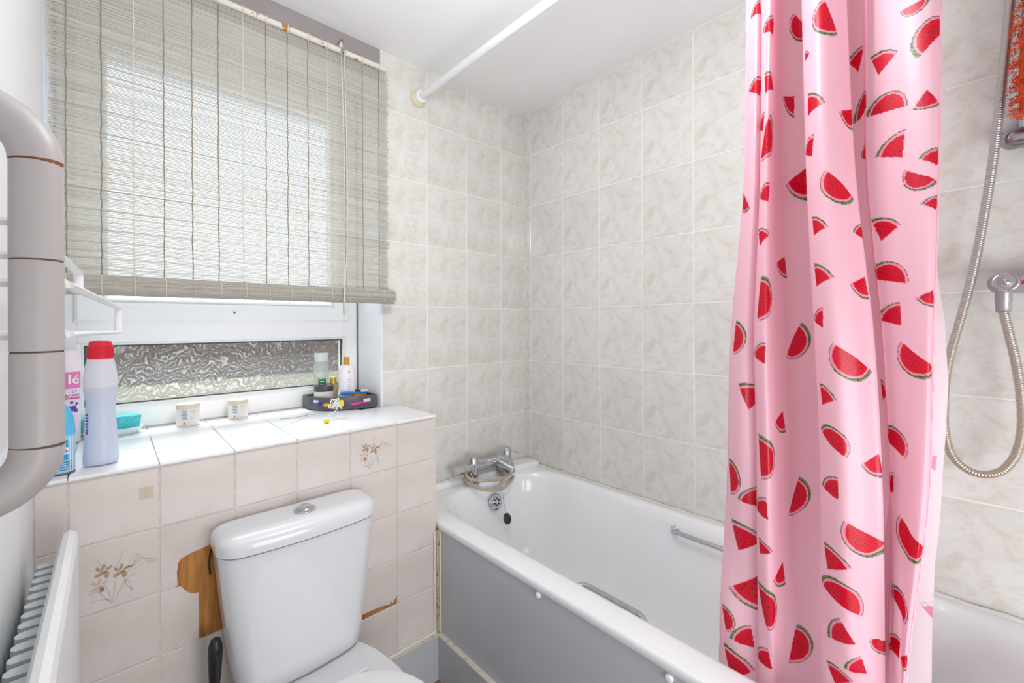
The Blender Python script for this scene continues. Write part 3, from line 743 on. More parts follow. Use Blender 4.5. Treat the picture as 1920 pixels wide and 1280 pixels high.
# ------------------------------------------------------------------ reed blind
bl = empty('reed_blind', (-1.18, -0.03, 2.143), 'half lowered pale reed roller blind hanging over the window', 'blind')
random.seed(11)
yB = -0.030
V = []; F = []
z = 2.132
while z > 1.322:
    h = random.uniform(0.0024, 0.0034); d = random.uniform(0.0006, 0.0011)
    xa = -1.612 + random.uniform(-0.003, 0.003); xb = -0.744 + random.uniform(-0.010, 0.003)
    yo = yB + random.uniform(-0.0006, 0.0006); tl = random.uniform(-0.0007, 0.0007)
    b = len(V)
    for x, dz in ((xa, -tl), (xb, tl)):
        V += [(x, yo - d, z + dz - h * .25), (x, yo - d, z + dz + h * .25), (x, yo, z + dz + h * .5), (x, yo + d, z + dz + h * .25), (x, yo + d, z + dz - h * .25), (x, yo, z + dz - h * .5)]
    for i in range(6): F.append((b + i, b + (i + 1) % 6, b + 6 + (i + 1) % 6, b + 6 + i))
    F.append(tuple(b + i for i in range(5, -1, -1))); F.append(tuple(b + 6 + i for i in range(6)))
    z -= h + random.uniform(0.0005, 0.0010)
obj('reed_slats', (V, F), m_blind, bl)['kind'] = 'stuff'
m_string = simple('brown_string', (150, 136, 116), 0.9, var=0.15, scale=200)
m_lstring = simple('pale_string', (222, 216, 204), 0.9, var=0.06, scale=200)
for k in range(14):
    x = -1.584 + 0.0617 * k
    P = [(x + random.uniform(-0.0012, 0.0012), yB - 0.0018 + random.uniform(-.0004, .0004), 2.142 - 0.82 * q / 40) for q in range(41)]
    obj('warp_string', tube(P, 0.0012, 6), m_string if k % 4 != 2 else m_lstring, bl)
# rolled bundle at the bottom
V = []; F = []
yc, zc, rr = -0.052, 1.301, 0.021
for k in range(34):
    a = 2 * PI * k / 34; x0, x1 = -1.604 + random.uniform(-.004, .004), -0.737 + random.uniform(-.006, .006)
    cy, cz = yc + rr * math.cos(a) * 0.85, zc + rr * math.sin(a) * 1.12
    b = len(V)
    for x in (x0, x1): V += [(x, cy + 0.0022 * math.cos(q * PI / 3), cz + 0.0022 * math.sin(q * PI / 3)) for q in range(6)]
    for i in range(6): F.append((b + i, b + 6 + i, b + 6 + (i + 1) % 6, b + (i + 1) % 6))
    F.append(tuple(b + i for i in range(6))); F.append(tuple(b + 6 + i for i in range(5, -1, -1)))
rb = obj('rolled_slats', (V, F), m_blind, bl); rb['kind'] = 'stuff'
core = obj('roll_core', tube([(-1.60, yc, zc), (-0.740, yc, zc)], 0.0195, 20), m_blind, bl)
for k in range(14):
    x = -1.584 + 0.0617 * k
    P = [(x, yc + (rr + .0026) * .85 * math.cos(a), zc + (rr + .0024) * 1.12 * math.sin(a)) for a in [2 * PI * q / 24 for q in range(24)]]
    obj('roll_string', tube(P, 0.0008, 5, closed=True), m_lstring, bl)
m_rail2 = mk_chipped('chipped_white_head_rail_paint', (226, 222, 212), (190, 128, 52), 0.60, 18, 0.6)
hr = obj('head_rail', tube([(-1.612, yB - 0.004, 2.141), (-0.754, yB - 0.004, 2.145)], 0.0095, 12), m_rail2, bl, smooth=True)
obj('rail_end', lathe([(0.0092, 0), (0.0092, 0.001)], (-0.754, yB - 0.004, 2.145), 12, axis=(1, 0, 0)), simple('orange_brown_wood', (196, 126, 44), 0.7, var=0.2, scale=90), hr)
for k in range(14):
    x = -1.584 + 0.0617 * k
    if x > -0.76: break
    obj('string_wrap', tube([(x + 0.001 * math.sin(a * 3), yB - 0.004 + 0.0108 * math.cos(a), 2.143 + 0.0108 * math.sin(a)) for a in [2 * PI * q / 14 for q in range(14)]], 0.0022, 6, closed=True), m_lstring, hr)
hk = obj('hook', tube(smooth_path([(-0.918, yB + 0.02, 2.185), (-0.918, yB - 0.012, 2.182), (-0.920, yB - 0.018, 2.165), (-0.918, yB - 0.006, 2.156)], 5), 0.0018, 8), m_dchrome, bl, smooth=True)
obj('pulley', lathe([(0.008, -0.004), (0.008, 0.004)], (-0.920, yB - 0.018, 2.138), 14, axis=(1, 0, 0)), m_dchrome, bl)
obj('knot', lathe([(0.003, 0), (0.007, 0.005), (0.004, 0.014), (0.002, 0.02)], (-0.924, yB - 0.014, 2.150), 8), m_lstring, bl)
cords = []
obj('pull_cord', tube(smooth_path([(-0.924, -0.048, 2.135), (-0.926, -0.078, 1.6), (-0.934, -0.086, 1.30), (-0.940, -0.075, 1.05), (-0.947, -0.065, 0.965)], 8), 0.0012, 6), m_lstring, bl)
obj('pull_cord', tube(smooth_path([(-0.914, -0.048, 2.135), (-0.918, -0.078, 1.6), (-0.932, -0.088, 1.30), (-0.938, -0.076, 1.05), (-0.945, -0.066, 0.965)], 8), 0.0012, 6), m_lstring, bl)
# loose bundle of cord, and its yellow ends
m_cordw = simple('white_cord', (236, 234, 228), 0.8)
random.seed(5)
P = []
for k in range(26):
    a = k * 1.25
    P.append((-0.952 + 0.013 * math.cos(a) + 0.006 * math.sin(a * .37) - 0.012 * (k / 26), -0.066 + 0.008 * math.sin(a), 0.932 + 0.028 * math.sin(a * 0.83) * (0.5 + 0.5 * math.cos(k))))
obj('cord_bundle', tube(smooth_path(P, 5), 0.0014, 6), m_cordw, bl)
obj('cord_bundle', tube(smooth_path([(-0.95, -0.066, 0.925), (-0.965, -0.075, 0.91), (-0.985, -0.078, 0.905), (-0.98, -0.085, 0.9)], 5), 0.0013, 6), m_cordw, bl)
m_yel = simple('yellow_plastic', (238, 214, 40), 0.35)
obj('cord_end', lathe([(0.004, 0), (0.006, 0.004), (0.006, 0.016), (0.003, 0.02)], (-0.940, -0.072, 0.927), 12, axis=(0.1, 0, 1)), m_yel, bl, smooth=True, label='yellow cord end')
obj('cord_end', lathe([(0.0045, 0), (0.0062, 0.003), (0.0062, 0.015), (0.003, 0.018)], (-1.001, -0.128, 0.8965), 12, axis=(-0.9, -0.15, 0.05)), m_yel, bl, smooth=True, label='yellow cord end')
obj('pull_cord', tube(smooth_path([(-0.951, -0.066, 0.93), (-0.958, -0.085, 0.905), (-0.975, -0.105, 0.8925), (-1.0, -0.128, 0.8965)], 6), 0.0009, 5), m_cordw, bl)

# ------------------------------------------------------------------ things on the sill
Z0 = 0.8905
def tint(name, rgb, **k): return simple(name, rgb, k.pop('rough', 0.35), var=0.04, **k)
def wrap_label(parent, c, r, z0, z1, a0, a1, mat, sx=1, sy=1, off=0.0004, name='label', n=14):
    V = []; F = []
    for i in range(n + 1):
        a = a0 + (a1 - a0) * i / n
        x, y = c[0] + (r + off) * math.cos(a) * sx, c[1] + (r + off) * math.sin(a) * sy
        V += [(x, y, z0), (x, y, z1)]
    for i in range(n): F.append((2 * i, 2 * i + 2, 2 * i + 3, 2 * i + 1))
    return obj(name, (V, F), mat, parent)
def wrap_text(parent, s, size, c, r, z, ac, mat, sx=1, sy=1, off=0.0008, bold=True, rot=0.0, name='lettering'):
    V, F = text_mesh(s, size, bold)
    out = []
    for x, y, q in V:
        x, y = x * math.cos(rot) - y * math.sin(rot), x * math.sin(rot) + y * math.cos(rot)
        a = ac + x / r
        out.append((c[0] + (r + off) * math.cos(a) * sx, c[1] + (r + off) * math.sin(a) * sy, z + y))
    return obj(name, (out, F), mat, parent)
def face_angle(c): return math.atan2(-1.526 - c[1], -1.505 - c[0])
# bleach bottle
c = (-1.5235, -0.188)
t_ = empty('cleaner_bottle', (c[0], c[1], Z0), 'tall white cleaner bottle with a red cap on the left of the sill', 'bottle')
t = NT('milky_bottle_plastic'); o_ = t.coord()
sp_ = t.add('ShaderNodeSeparateXYZ'); t.link(o_, sp_.inputs[0])
lv = t.add('ShaderNodeMath', operation='LESS_THAN'); t.link(sp_.outputs['Z'], lv.inputs[0]); lv.inputs[1].default_value = 0.174
t.base(t.mix(lv.outputs[0], lin((232, 232, 236)), lin((212, 217, 232)))); t.set(0.35)
t.b.inputs['Subsurface Weight'].default_value = 0.0
tr_ = t.add('ShaderNodeBsdfTranslucent'); tr_.inputs[0].default_value = (0.85, 0.88, 0.95, 1); mx_ = t.add('ShaderNodeMixShader'); mx_.inputs[0].default_value = 0.3
t.link(t.b.outputs[0], mx_.inputs[1]); t.link(tr_.outputs[0], mx_.inputs[2]); t.link(mx_.outputs[0], t.out.inputs[0])
m_milky = t.m
prof = [(0.0198, 0.0), (0.0293, 0.003), (0.0300, 0.012), (0.0277, 0.06), (0.0255, 0.11), (0.0247, 0.138), (0.0251, 0.146), (0.0270, 0.153), (0.0285, 0.17), (0.0285, 0.195), (0.0262, 0.217), (0.0228, 0.233), (0.0209, 0.242), (0.0137, 0.243)]
obj('bottle_body', lathe(prof, (c[0], c[1], Z0), 40, sy=0.72), m_milky, t_, smooth=True)
m_red = tint('red_cap_plastic', (214, 24, 48))
cp = obj('cap', lathe([(0.0220, 0.236), (0.0217, 0.240), (0.0201, 0.266), (0.0186, 0.274), (0.0122, 0.277), (0, 0.2775)], (c[0], c[1], Z0), 40, sy=0.8), m_red, t_, smooth=True, label='red cap')
bm = bm_new()
for k in range(30):
    a = 2 * PI * k / 30
    tube([(c[0] + 0.0218 * math.cos(a), c[1] + 0.0174 * math.sin(a), Z0 + 0.24), (c[0] + 0.0203 * math.cos(a), c[1] + 0.0163 * math.sin(a), Z0 + 0.264)], 0.0008, 5, bm)
obj('cap_ribs', bm, m_red, cp)
m_purp = tint('purple_print', (140, 70, 140))
fa = face_angle(c)
for k in range(6): wrap_label(t_, c, 0.0272, Z0 + 0.080 + 0.0065 * k, Z0 + 0.084 + 0.0065 * k, fa - 1.02 - 0.07 * (k % 2), fa - 0.86, m_purp, sy=0.72, n=3, name='print_mark')
wrap_label(t_, c, 0.0276, Z0 + 0.072, Z0 + 0.079, fa - 1.05, fa - 0.86, tint('red_print', (200, 50, 70)), sy=0.72, n=3, name='print_mark')
# blue air freshener
c = (-1.5845, -0.212)
t_ = empty('freshener_can', (c[0], c[1], Z0), 'blue air freshener can with a domed cap at the left end of the sill', 'can')
obj('can_body', lathe([(0.0195, 0), (0.0215, 0.003), (0.0215, 0.080), (0.020, 0.084), (0.016, 0.086)], (c[0], c[1], Z0), 36), tint('pale_blue_can', (150, 206, 232)), t_, smooth=True)
obj('cap', lathe([(0.0222, 0.082), (0.0222, 0.087), (0.021, 0.105), (0.0178, 0.125), (0.012, 0.139), (0.006, 0.1455), (0, 0.1465)], (c[0], c[1], Z0), 36), tint('sky_blue_cap', (88, 186, 226)), t_, smooth=True, label='sky blue domed cap')
obj('can_rim', lathe([(0.0218, 0), (0.0221, 0.002), (0.0218, 0.004)], (c[0], c[1], Z0), 36), simple('brown_can_rim', (120, 96, 88), 0.4, metal=0.6), t_, smooth=True)
fa = face_angle(c)
wrap_label(t_, c, 0.0215, Z0 + 0.03, Z0 + 0.072, fa - 0.5, fa + 0.5, tint('deep_blue_label', (30, 150, 214)), t_ and 1)
wrap_text(t_, 'e', 0.03, c, 0.0215, Z0 + 0.052, fa + 0.28, m_white, off=0.001)
for k in range(4): wrap_label(t_, c, 0.0215, Z0 + 0.010 + 0.005 * k, Z0 + 0.0115 + 0.005 * k, fa - 0.1, fa + 0.9, tint('dark_blue_print', (50, 80, 140)), off=0.0006, name='print_line')
for k in range(2): wrap_label(t_, c, 0.0215, Z0 + 0.008, Z0 + 0.078, fa + 0.62 + 0.25 * k, fa + 0.67 + 0.25 * k, m_white, off=0.0007, name='print_line', n=2)
# pink aerosol
c = (-1.590, 0.12)
t_ = empty('aerosol_can', (c[0], c[1], Z0), 'tall pink and white aerosol can behind the blue can on the sill', 'can')
obj('can_body', lathe([(0.020, 0), (0.0235, 0.003), (0.0235, 0.185), (0.0215, 0.192)], (c[0], c[1], Z0), 32), tint('lilac_white_can', (226, 214, 232)), t_, smooth=True)
obj('cap', lathe([(0.0225, 0.19), (0.0225, 0.193), (0.0215, 0.236), (0.020, 0.243), (0.012, 0.246), (0, 0.246)], (c[0], c[1], Z0), 32), tint('pale_pink_cap', (238, 226, 232)), t_, smooth=True)
fa = face_angle(c)
m_pk = tint('pink_label', (226, 120, 176)); m_mag = tint('magenta_print', (196, 40, 120)); m_vio = tint('violet_print', (84, 56, 150))
wrap_label(t_, c, 0.0235, Z0 + 0.145, Z0 + 0.188, fa - 1.3, fa + 1.3, m_pk)
wrap_text(t_, 'lé', 0.034, c, 0.0235, Z0 + 0.168, fa + 0.45, m_white, off=0.0012)
wrap_label(t_, c, 0.0235, Z0 + 0.117, Z0 + 0.129, fa - 1.2, fa + 1.2, m_mag)
wrap_text(t_, 'OWER', 0.011, c, 0.0235, Z0 + 0.123, fa + 0.5, m_white, off=0.0012)
wrap_text(t_, 'L T', 0.008, c, 0.0235, Z0 + 0.137, fa + 0.5, m_vio, off=0.0012)
for (da, dz, r) in [(0.35, 0.092, 0.007), (0.62, 0.086, 0.004), (0.25, 0.108, 0.003), (0.7, 0.104, 0.003)]:
    wrap_label(t_, c, 0.0235, Z0 + dz - r, Z0 + dz + r, fa + da - r / 0.0235, fa + da + r / 0.0235, m_vio, off=0.0008, name='print_mark', n=4)
# soap dish with turquoise sponge
t_ = empty('soap_dish', (-1.505, 0.145, Z0), 'white oval dish on the sill behind the red capped bottle', 'dish')
rg = []
for s, z in [(0.8, 0), (0.85, 0.002), (1.0, 0.016), (1.0, 0.02), (0.95, 0.019), (0.8, 0.006), (0.3, 0.005)]:
    rg.append([Vector((-1.505 + 0.068 * s * math.cos(a), 0.145 + 0.042 * s * math.sin(a), Z0 + z)) for a in [2 * PI * k / 36 for k in range(36)]])
bm = ribbon(bm_new(), rg, cap0=True, cap1=True); bmesh.ops.recalc_face_normals(bm, faces=bm.faces[:])
obj('dish_bowl', bm, simple('pale_turquoise_dish', (206, 236, 238), 0.3), t_, smooth=True)
m_spg = simple('turquoise_sponge', (88, 206, 214), 0.9, var=0.15, scale=160, bump=0.5)
def chunk(name, x0, x1, y0, y1, z0, z1, rot, label):
    bm = bx(x0, x1, y0, y1, z0, z1); bmesh.ops.subdivide_edges(bm, edges=bm.edges[:], cuts=4, use_grid_fill=True)
    for v in bm.verts:
        v.co += Vector((math.sin(v.co.y * 190 + v.co.z * 90), math.cos(v.co.x * 170), math.sin(v.co.x * 130 + v.co.y * 100))) * 0.0022
    bmesh.ops.rotate(bm, verts=bm.verts[:], cent=((x0 + x1) / 2, (y0 + y1) / 2, z0), matrix=Matrix.Rotation(rot, 3, 'Z'))
    tag(obj(name, bm, m_spg, smooth='all'), label, 'sponge')
chunk('sponge', -1.500, -1.448, 0.125, 0.165, Z0 + 0.0085, Z0 + 0.050, 0.2, 'turquoise sponge on the dish right of the red capped bottle')
chunk('sponge', -1.565, -1.518, 0.125, 0.165, Z0 + 0.0085, Z0 + 0.054, -0.15, 'turquoise sponge on the dish left of the red capped bottle')
# two tubs
m_tubw = simple('cream_white_tub', (240, 236, 228), 0.45); m_lidc = simple('cream_tub_lid', (226, 212, 188), 0.5)
m_lb = tint('pale_blue_print', (150, 172, 214)); m_or = tint('orange_print', (232, 120, 70))
def tub(c, r, h, label):
    t_ = empty('cream_tub', (c[0], c[1], Z0), label, 'tub', 'tubs of cream on the sill')
    obj('tub_body', lathe([(r * .93, 0), (r * .96, 0.002), (r * .96, h * .8), (r * .9, h * .84)], (c[0], c[1], Z0), 36), m_tubw, t_, smooth=True)
    obj('tub_lid', lathe([(r, h * .82), (r * 1.01, h * .84), (r, h * .97), (r * .96, h), (0, h)], (c[0], c[1], Z0), 36), m_lidc, t_, smooth=True)
    fa = face_angle(c)
    for k in range(5): wrap_label(t_, c, r * .96, Z0 + h * (.34 + .09 * k), Z0 + h * (.38 + .09 * k), fa - 0.55 + .05 * (k % 2), fa - 0.05, m_lb, name='print_line', n=5)
    for k in range(4): wrap_label(t_, c, r * .96, Z0 + h * (.34 + .11 * k), Z0 + h * (.36 + .11 * k), fa + 0.2, fa + 0.7 - .06 * (k % 3), m_lb, name='print_line', n=5)
    wrap_label(t_, c, r * .96, Z0 + h * .10, Z0 + h * .20, fa - 0.42, fa - 0.26, m_or, name='print_mark', n=3)
tub((-1.331, 0.150), 0.0305, 0.066, 'white cream tub nearer the red capped bottle')
tub((-1.195, 0.165), 0.0290, 0.060, 'white cream tub nearer the grey corner tray')
# corner tray
tray = empty('corner_tray', (-0.86, 0.11, Z0), 'dark grey corner tray of toiletries at the right end of the sill', 'tray')
out_ = []
for k in range(25):
    a = PI + PI / 2 * k / 24
    out_.append((-0.775 + 0.206 * math.copysign(abs(math.cos(a)) ** 0.75, math.cos(a)), 0.192 + 0.178 * math.copysign(abs(math.sin(a)) ** 0.75, math.sin(a))))
out_.append((-0.775, 0.192))
cxm, cym = -0.85, 0.125
def insp(d): return [(x + (cxm - x) / math.hypot(cxm - x, cym - y) * d, y + (cym - y) / math.hypot(cxm - x, cym - y) * d) for x, y in out_]
def ring_(p, z): return [Vector((x, y, z)) for x, y in p]
bm = ribbon(bm_new(), [ring_(insp(0.004), Z0), ring_(insp(0.0), Z0 + 0.003), ring_(insp(0), Z0 + 0.047), ring_(insp(0.0012), Z0 + 0.048), ring_(insp(0.003), Z0 + 0.047), ring_(insp(0.0035), Z0 + 0.005)], cap0=True, cap1=True)
bmesh.ops.recalc_face_normals(bm, faces=bm.faces[:])
obj('tray_body', bm, mk_clear('smoky_grey_plastic', lin((104, 104, 114)), 0.25), tray, smooth=True)
zt = Z0 + 0.0055
# shampoo
c = (-0.925, 0.160)
t_ = empty('shampoo_bottle', (*c, zt), 'clear shampoo bottle with a green label standing in the tray', 'bottle')
m_clr = mk_clear('clear_greenish_plastic', (0.80, 0.86, 0.82), 0.62)
obj('bottle_body', lathe([(0.022, 0), (0.028, 0.004), (0.0285, 0.03), (0.027, 0.09), (0.0285, 0.13), (0.026, 0.155), (0.022, 0.168)], (*c, zt), 32, sy=0.6), m_clr, t_, smooth=True)
obj('cap', lathe([(0.0235, 0.166), (0.024, 0.17), (0.0255, 0.192), (0.0245, 0.197), (0, 0.198)], (*c, zt), 32, sy=0.65), mk_clear('frosted_cap', (0.86, 0.9, 0.88), 0.4), t_, smooth=True)
fa = face_angle(c)
wrap_label(t_, c, 0.0278, zt + 0.055, zt + 0.102, fa - 0.25, fa + 0.75, tint('green_label', (36, 120, 84)), sy=0.6)
for k in range(3): wrap_label(t_, c, 0.0278, zt + 0.070 + .01 * k, zt + 0.073 + .01 * k, fa + 0.0, fa + 0.5, m_white, sy=0.6, off=0.0009, name='print_line', n=4)
wrap_label(t_, c, 0.0278, zt + 0.100, zt + 0.106, fa - 0.3, fa - 0.05, m_or, sy=0.6, off=0.0009, name='print_mark', n=3)
# gold bottle
c = (-0.882, 0.155)
t_ = empty('perfume_bottle', (*c, zt), 'small gold topped bottle between the jar and the pump bottle', 'bottle')
obj('bottle_body', bx(c[0] - 0.015, c[0] + 0.015, c[1] - 0.011, c[1] + 0.011, zt, zt + 0.075, 0.003), mk_clear('amber_clear', (0.85, 0.78, 0.5), 0.4), t_)
obj('cap', lathe([(0.0125, 0.076), (0.0125, 0.1), (0.011, 0.104), (0, 0.104)], (*c, zt), 20), simple('gold_cap', (214, 186, 92), 0.3, metal=0.8), t_, smooth=True)
# jar
c = (-0.945, 0.095)
c = (-0.930, 0.120)
t_ = empty('cream_jar', (*c, zt), 'squat pale jar with a dark lid at the left of the tray', 'jar')
obj('jar_body', lathe([(0.029, 0), (0.0325, 0.004), (0.0325, 0.058), (0.032, 0.062)], (*c, zt), 32), tint('pale_pink_jar', (238, 226, 224)), t_, smooth=True)
obj('lid', lathe([(0.0332, 0.060), (0.0338, 0.062), (0.0338, 0.078), (0.034, 0.081), (0, 0.081)], (*c, zt), 32), tint('grey_black_lid', (72, 70, 74)), t_, smooth=True, label='dark grey lid')
# pump bottle
c = (-0.853, 0.100)
t_ = empty('lotion_bottle', (*c, zt), 'white lotion bottle with a slim gold cap in the tray', 'bottle')
obj('bottle_body', lathe([(0.026, 0), (0.031, 0.004), (0.032, 0.03), (0.031, 0.10), (0.0295, 0.135), (0.024, 0.149), (0.010, 0.154)], (*c, zt), 32, sy=0.8), tint('white_lotion_plastic', (240, 236, 240)), t_, smooth=True)
obj('cap', lathe([(0.0105, 0.152), (0.0105, 0.178), (0.009, 0.182), (0, 0.182)], (*c, zt), 20), simple('gold_amber_cap', (204, 150, 52), 0.35, metal=0.5), t_, smooth=True, label='slim gold cap')
fa = face_angle(c)
m_gp = tint('grey_print', (158, 142, 160)); m_rp = tint('rose_print', (200, 60, 90))
wrap_label(t_, c, 0.030, zt + 0.124, zt + 0.131, fa + 0.30, fa + 0.45, m_rp, sy=0.8, n=3, name='print_mark', off=0.0008)
for k, wd in enumerate([0.32, 0.5, 0.44, 0.62, 0.3]): wrap_label(t_, c, 0.0312, zt + 0.062 + 0.009 * k, zt + 0.0645 + 0.009 * k, fa + 0.35 - wd / 2, fa + 0.35 + wd / 2, m_gp, sy=0.8, n=4, name='print_line', off=0.0008)
# orange soap
sb = obj('soap_bar', bx(-0.843, -0.79, 0.060, 0.095, zt + 0.002, zt + 0.046, 0.006, 3), simple('orange_soap', (226, 150, 40), 0.4, var=0.1, scale=60), smooth=True)
tag(sb, 'orange soap bar standing at the right of the tray', 'soap')
# toothbrushes
def brush(p0, p1, rgb, label):
    p0, p1 = Vector(p0), Vector(p1); d = (p1 - p0).normalized()
    t_ = empty('toothbrush', tuple(p0), label, 'toothbrush', 'toothbrushes in the tray')
    L = (p1 - p0).length
    obj('handle', tube([p0 + d * L * q for q in (0, .08, .25, .45, .6, .75, 1)], [0.0035, 0.0055, 0.006, 0.0045, 0.003, 0.0028, 0.0038], 10, ry=None), tint('brush_' + label.split()[0], rgb), t_, smooth=True)
    bm = bm_new()
    for k in range(10):
        q = p1 - d * (0.002 + 0.0025 * k); box(bm, q.x - .001, q.x + .001, q.y - .004, q.y + .004, q.z + .002, q.z + .012)
    obj('bristles', bm, m_white, t_)
brush((-0.895, 0.060, zt + 0.052), (-0.79, 0.058, zt + 0.047), (44, 130, 214), 'light blue toothbrush lying across the rim of the tray')
brush((-0.950, 0.0665, zt + 0.017), (-0.893, 0.0275, zt + 0.014), (236, 190, 40), 'yellow toothbrush held in the front slot of the tray')
brush((-0.870, 0.0185, zt + 0.015), (-0.800, 0.0115, zt + 0.019), (226, 70, 150), 'pink toothbrush held in the front slot of the tray')
brush((-0.957, 0.0760, zt + 0.020), (-0.970, 0.112, zt + 0.021), (30, 60, 190), 'dark blue toothbrush at the left end of the tray')
# cotton bud and a loose thread
cb = empty('cotton_bud', (-1.075, -0.04, Z0), 'white cotton bud lying on the sill tiles', 'cotton bud')
pa, pb = Vector((-1.136, -0.103, Z0 + 0.0025)), Vector((-1.014, 0.018, Z0 + 0.0025)); dv = (pb - pa)
obj('stick', tube([pa, pb], 0.0013, 8), m_white, cb)
for q in (0.0, 1.0): obj('tip', tube([pa + dv * (q - .04), pa + dv * (q - .02), pa + dv * (q + .02), pa + dv * (q + .035)], [0.0012, 0.0024, 0.0024, 0.0008], 8), simple('cotton', (246, 246, 244), 0.9), cb, smooth=True)
th = obj('loose_thread', tube(smooth_path([(-1.10, 0.035, Z0 + .0007), (-1.06, 0.02, Z0 + .0007), (-1.02, 0.035, Z0 + .0007), (-1.0, 0.05, Z0 + .0007)], 6), 0.0006, 5), simple('grey_thread', (150, 140, 140), 0.9))
tag(th, 'thin grey thread lying on the sill near the tray', 'thread')

# ------------------------------------------------------------------ curtain pole
cpole = empty('curtain_pole', (-0.6, -1.3, 2.103), 'white shower curtain pole running out from the window wall', 'pole')
obj('pole_tube', tube([(-0.6, -0.004, 2.103), (-0.6, YB + 0.004, 2.103)], 0.0135, 20), m_white, cpole, smooth=True)
m_crm = simple('yellowed_cream_plastic', (226, 214, 176), 0.45, var=0.06)
obj('flange', lathe([(0.033, 0), (0.033, 0.006), (0.030, 0.010), (0.02, 0.0105)], (-0.6, -0.0005, 2.103), 32, axis=(0, -1, 0)), m_crm, cpole, smooth=True, label='yellowed round flange')
obj('socket', lathe([(0.024, 0.008), (0.024, 0.03), (0.021, 0.033), (0.014, 0.033)], (-0.6, -0.0005, 2.103), 32, axis=(0, -1, 0)), m_white, cpole, smooth=True)
obj('flange', lathe([(0.033, 0), (0.033, 0.006), (0.030, 0.010), (0.014, 0.0105)], (-0.6, YB + 0.0005, 2.103), 32, axis=(0, 1, 0)), m_crm, cpole, smooth=True)


CZ=[2.09, 1.75, 1.45, 1.17, 0.9, 0.65, 0.45, 0.27]
CP=[[-1.2192, -1.2121, -1.198, -1.1694, -1.1556, -1.1426, -1.1317, -1.1249], [-1.2353, -1.2286, -1.216, -1.1902, -1.1776, -1.1662, -1.157, -1.1519], [-1.2463, -1.2398, -1.2285, -1.208, -1.199, -1.1914, -1.1856, -1.1826], [-1.2497, -1.2433, -1.2335, -1.2216, -1.2205, -1.2194, -1.2182, -1.2176], [-1.2406, -1.2338, -1.2237, -1.2112, -1.21, -1.209, -1.2081, -1.2076], [-1.2468, -1.241, -1.2312, -1.216, -1.2154, -1.2144, -1.2132, -1.2126], [-1.2635, -1.2575, -1.2478, -1.236, -1.2336, -1.2308, -1.2284, -1.2273], [-1.2736, -1.2673, -1.2577, -1.2509, -1.2502, -1.247, -1.2437, -1.2421], [-1.2693, -1.2632, -1.2558, -1.2555, -1.2567, -1.2529, -1.2477, -1.2453], [-1.2709, -1.2685, -1.2665, -1.2695, -1.271, -1.2664, -1.2596, -1.256], [-1.2876, -1.2878, -1.2903, -1.3008, -1.3069, -1.3048, -1.2995, -1.2968], [-1.3, -1.3013, -1.3045, -1.3136, -1.3197, -1.3185, -1.3151, -1.3136], [-1.309, -1.3101, -1.3126, -1.3202, -1.3255, -1.3238, -1.3214, -1.3201], [-1.3239, -1.3251, -1.3275, -1.338, -1.3427, -1.3426, -1.342, -1.3417], [-1.3436, -1.3457, -1.3495, -1.3601, -1.3669, -1.3675, -1.3675, -1.3675], [-1.3592, -1.3626, -1.3688, -1.3829, -1.39, -1.3865, -1.384, -1.3823], [-1.3667, -1.3715, -1.3802, -1.3971, -1.4074, -1.4036, -1.4005, -1.3986], [-1.3701, -1.375, -1.3841, -1.4056, -1.4148, -1.4146, -1.4139, -1.4135], [-1.3596, -1.3649, -1.3744, -1.3946, -1.4038, -1.4042, -1.4034, -1.403], [-1.3657, -1.3701, -1.3784, -1.3986, -1.4091, -1.4099, -1.4091, -1.4087], [-1.3866, -1.3874, -1.3897, -1.4085, -1.4177, -1.416, -1.4139, -1.4127], [-1.402, -1.4006, -1.3988, -1.4163, -1.4242, -1.4214, -1.4191, -1.4177], [-1.3967, -1.3958, -1.3951, -1.4131, -1.4216, -1.4192, -1.4169, -1.4155], [-1.4067, -1.405, -1.4027, -1.4188, -1.4266, -1.4226, -1.4194, -1.4174], [-1.4272, -1.4278, -1.4287, -1.4395, -1.4436, -1.4321, -1.4248, -1.4202], [-1.4539, -1.4546, -1.4558, -1.4588, -1.4551, -1.4383, -1.4289, -1.4227], [-1.4764, -1.4761, -1.4757, -1.4727, -1.4649, -1.4426, -1.4305, -1.4223], [-1.4921, -1.4895, -1.4855, -1.4772, -1.4694, -1.4453, -1.432, -1.4231]]
CD=[0.02, 0, -0.005, 0.02, 0.06, 0.01, -0.02, -0.02, 0.035, 0.09, 0.115, 0.08, 0.005, -0.03, -0.045, -0.03, -0.005, 0.01, 0.05, 0.065, 0.045, 0.015, 0.03, 0.03, 0.015, 0, -0.005, 0.004]
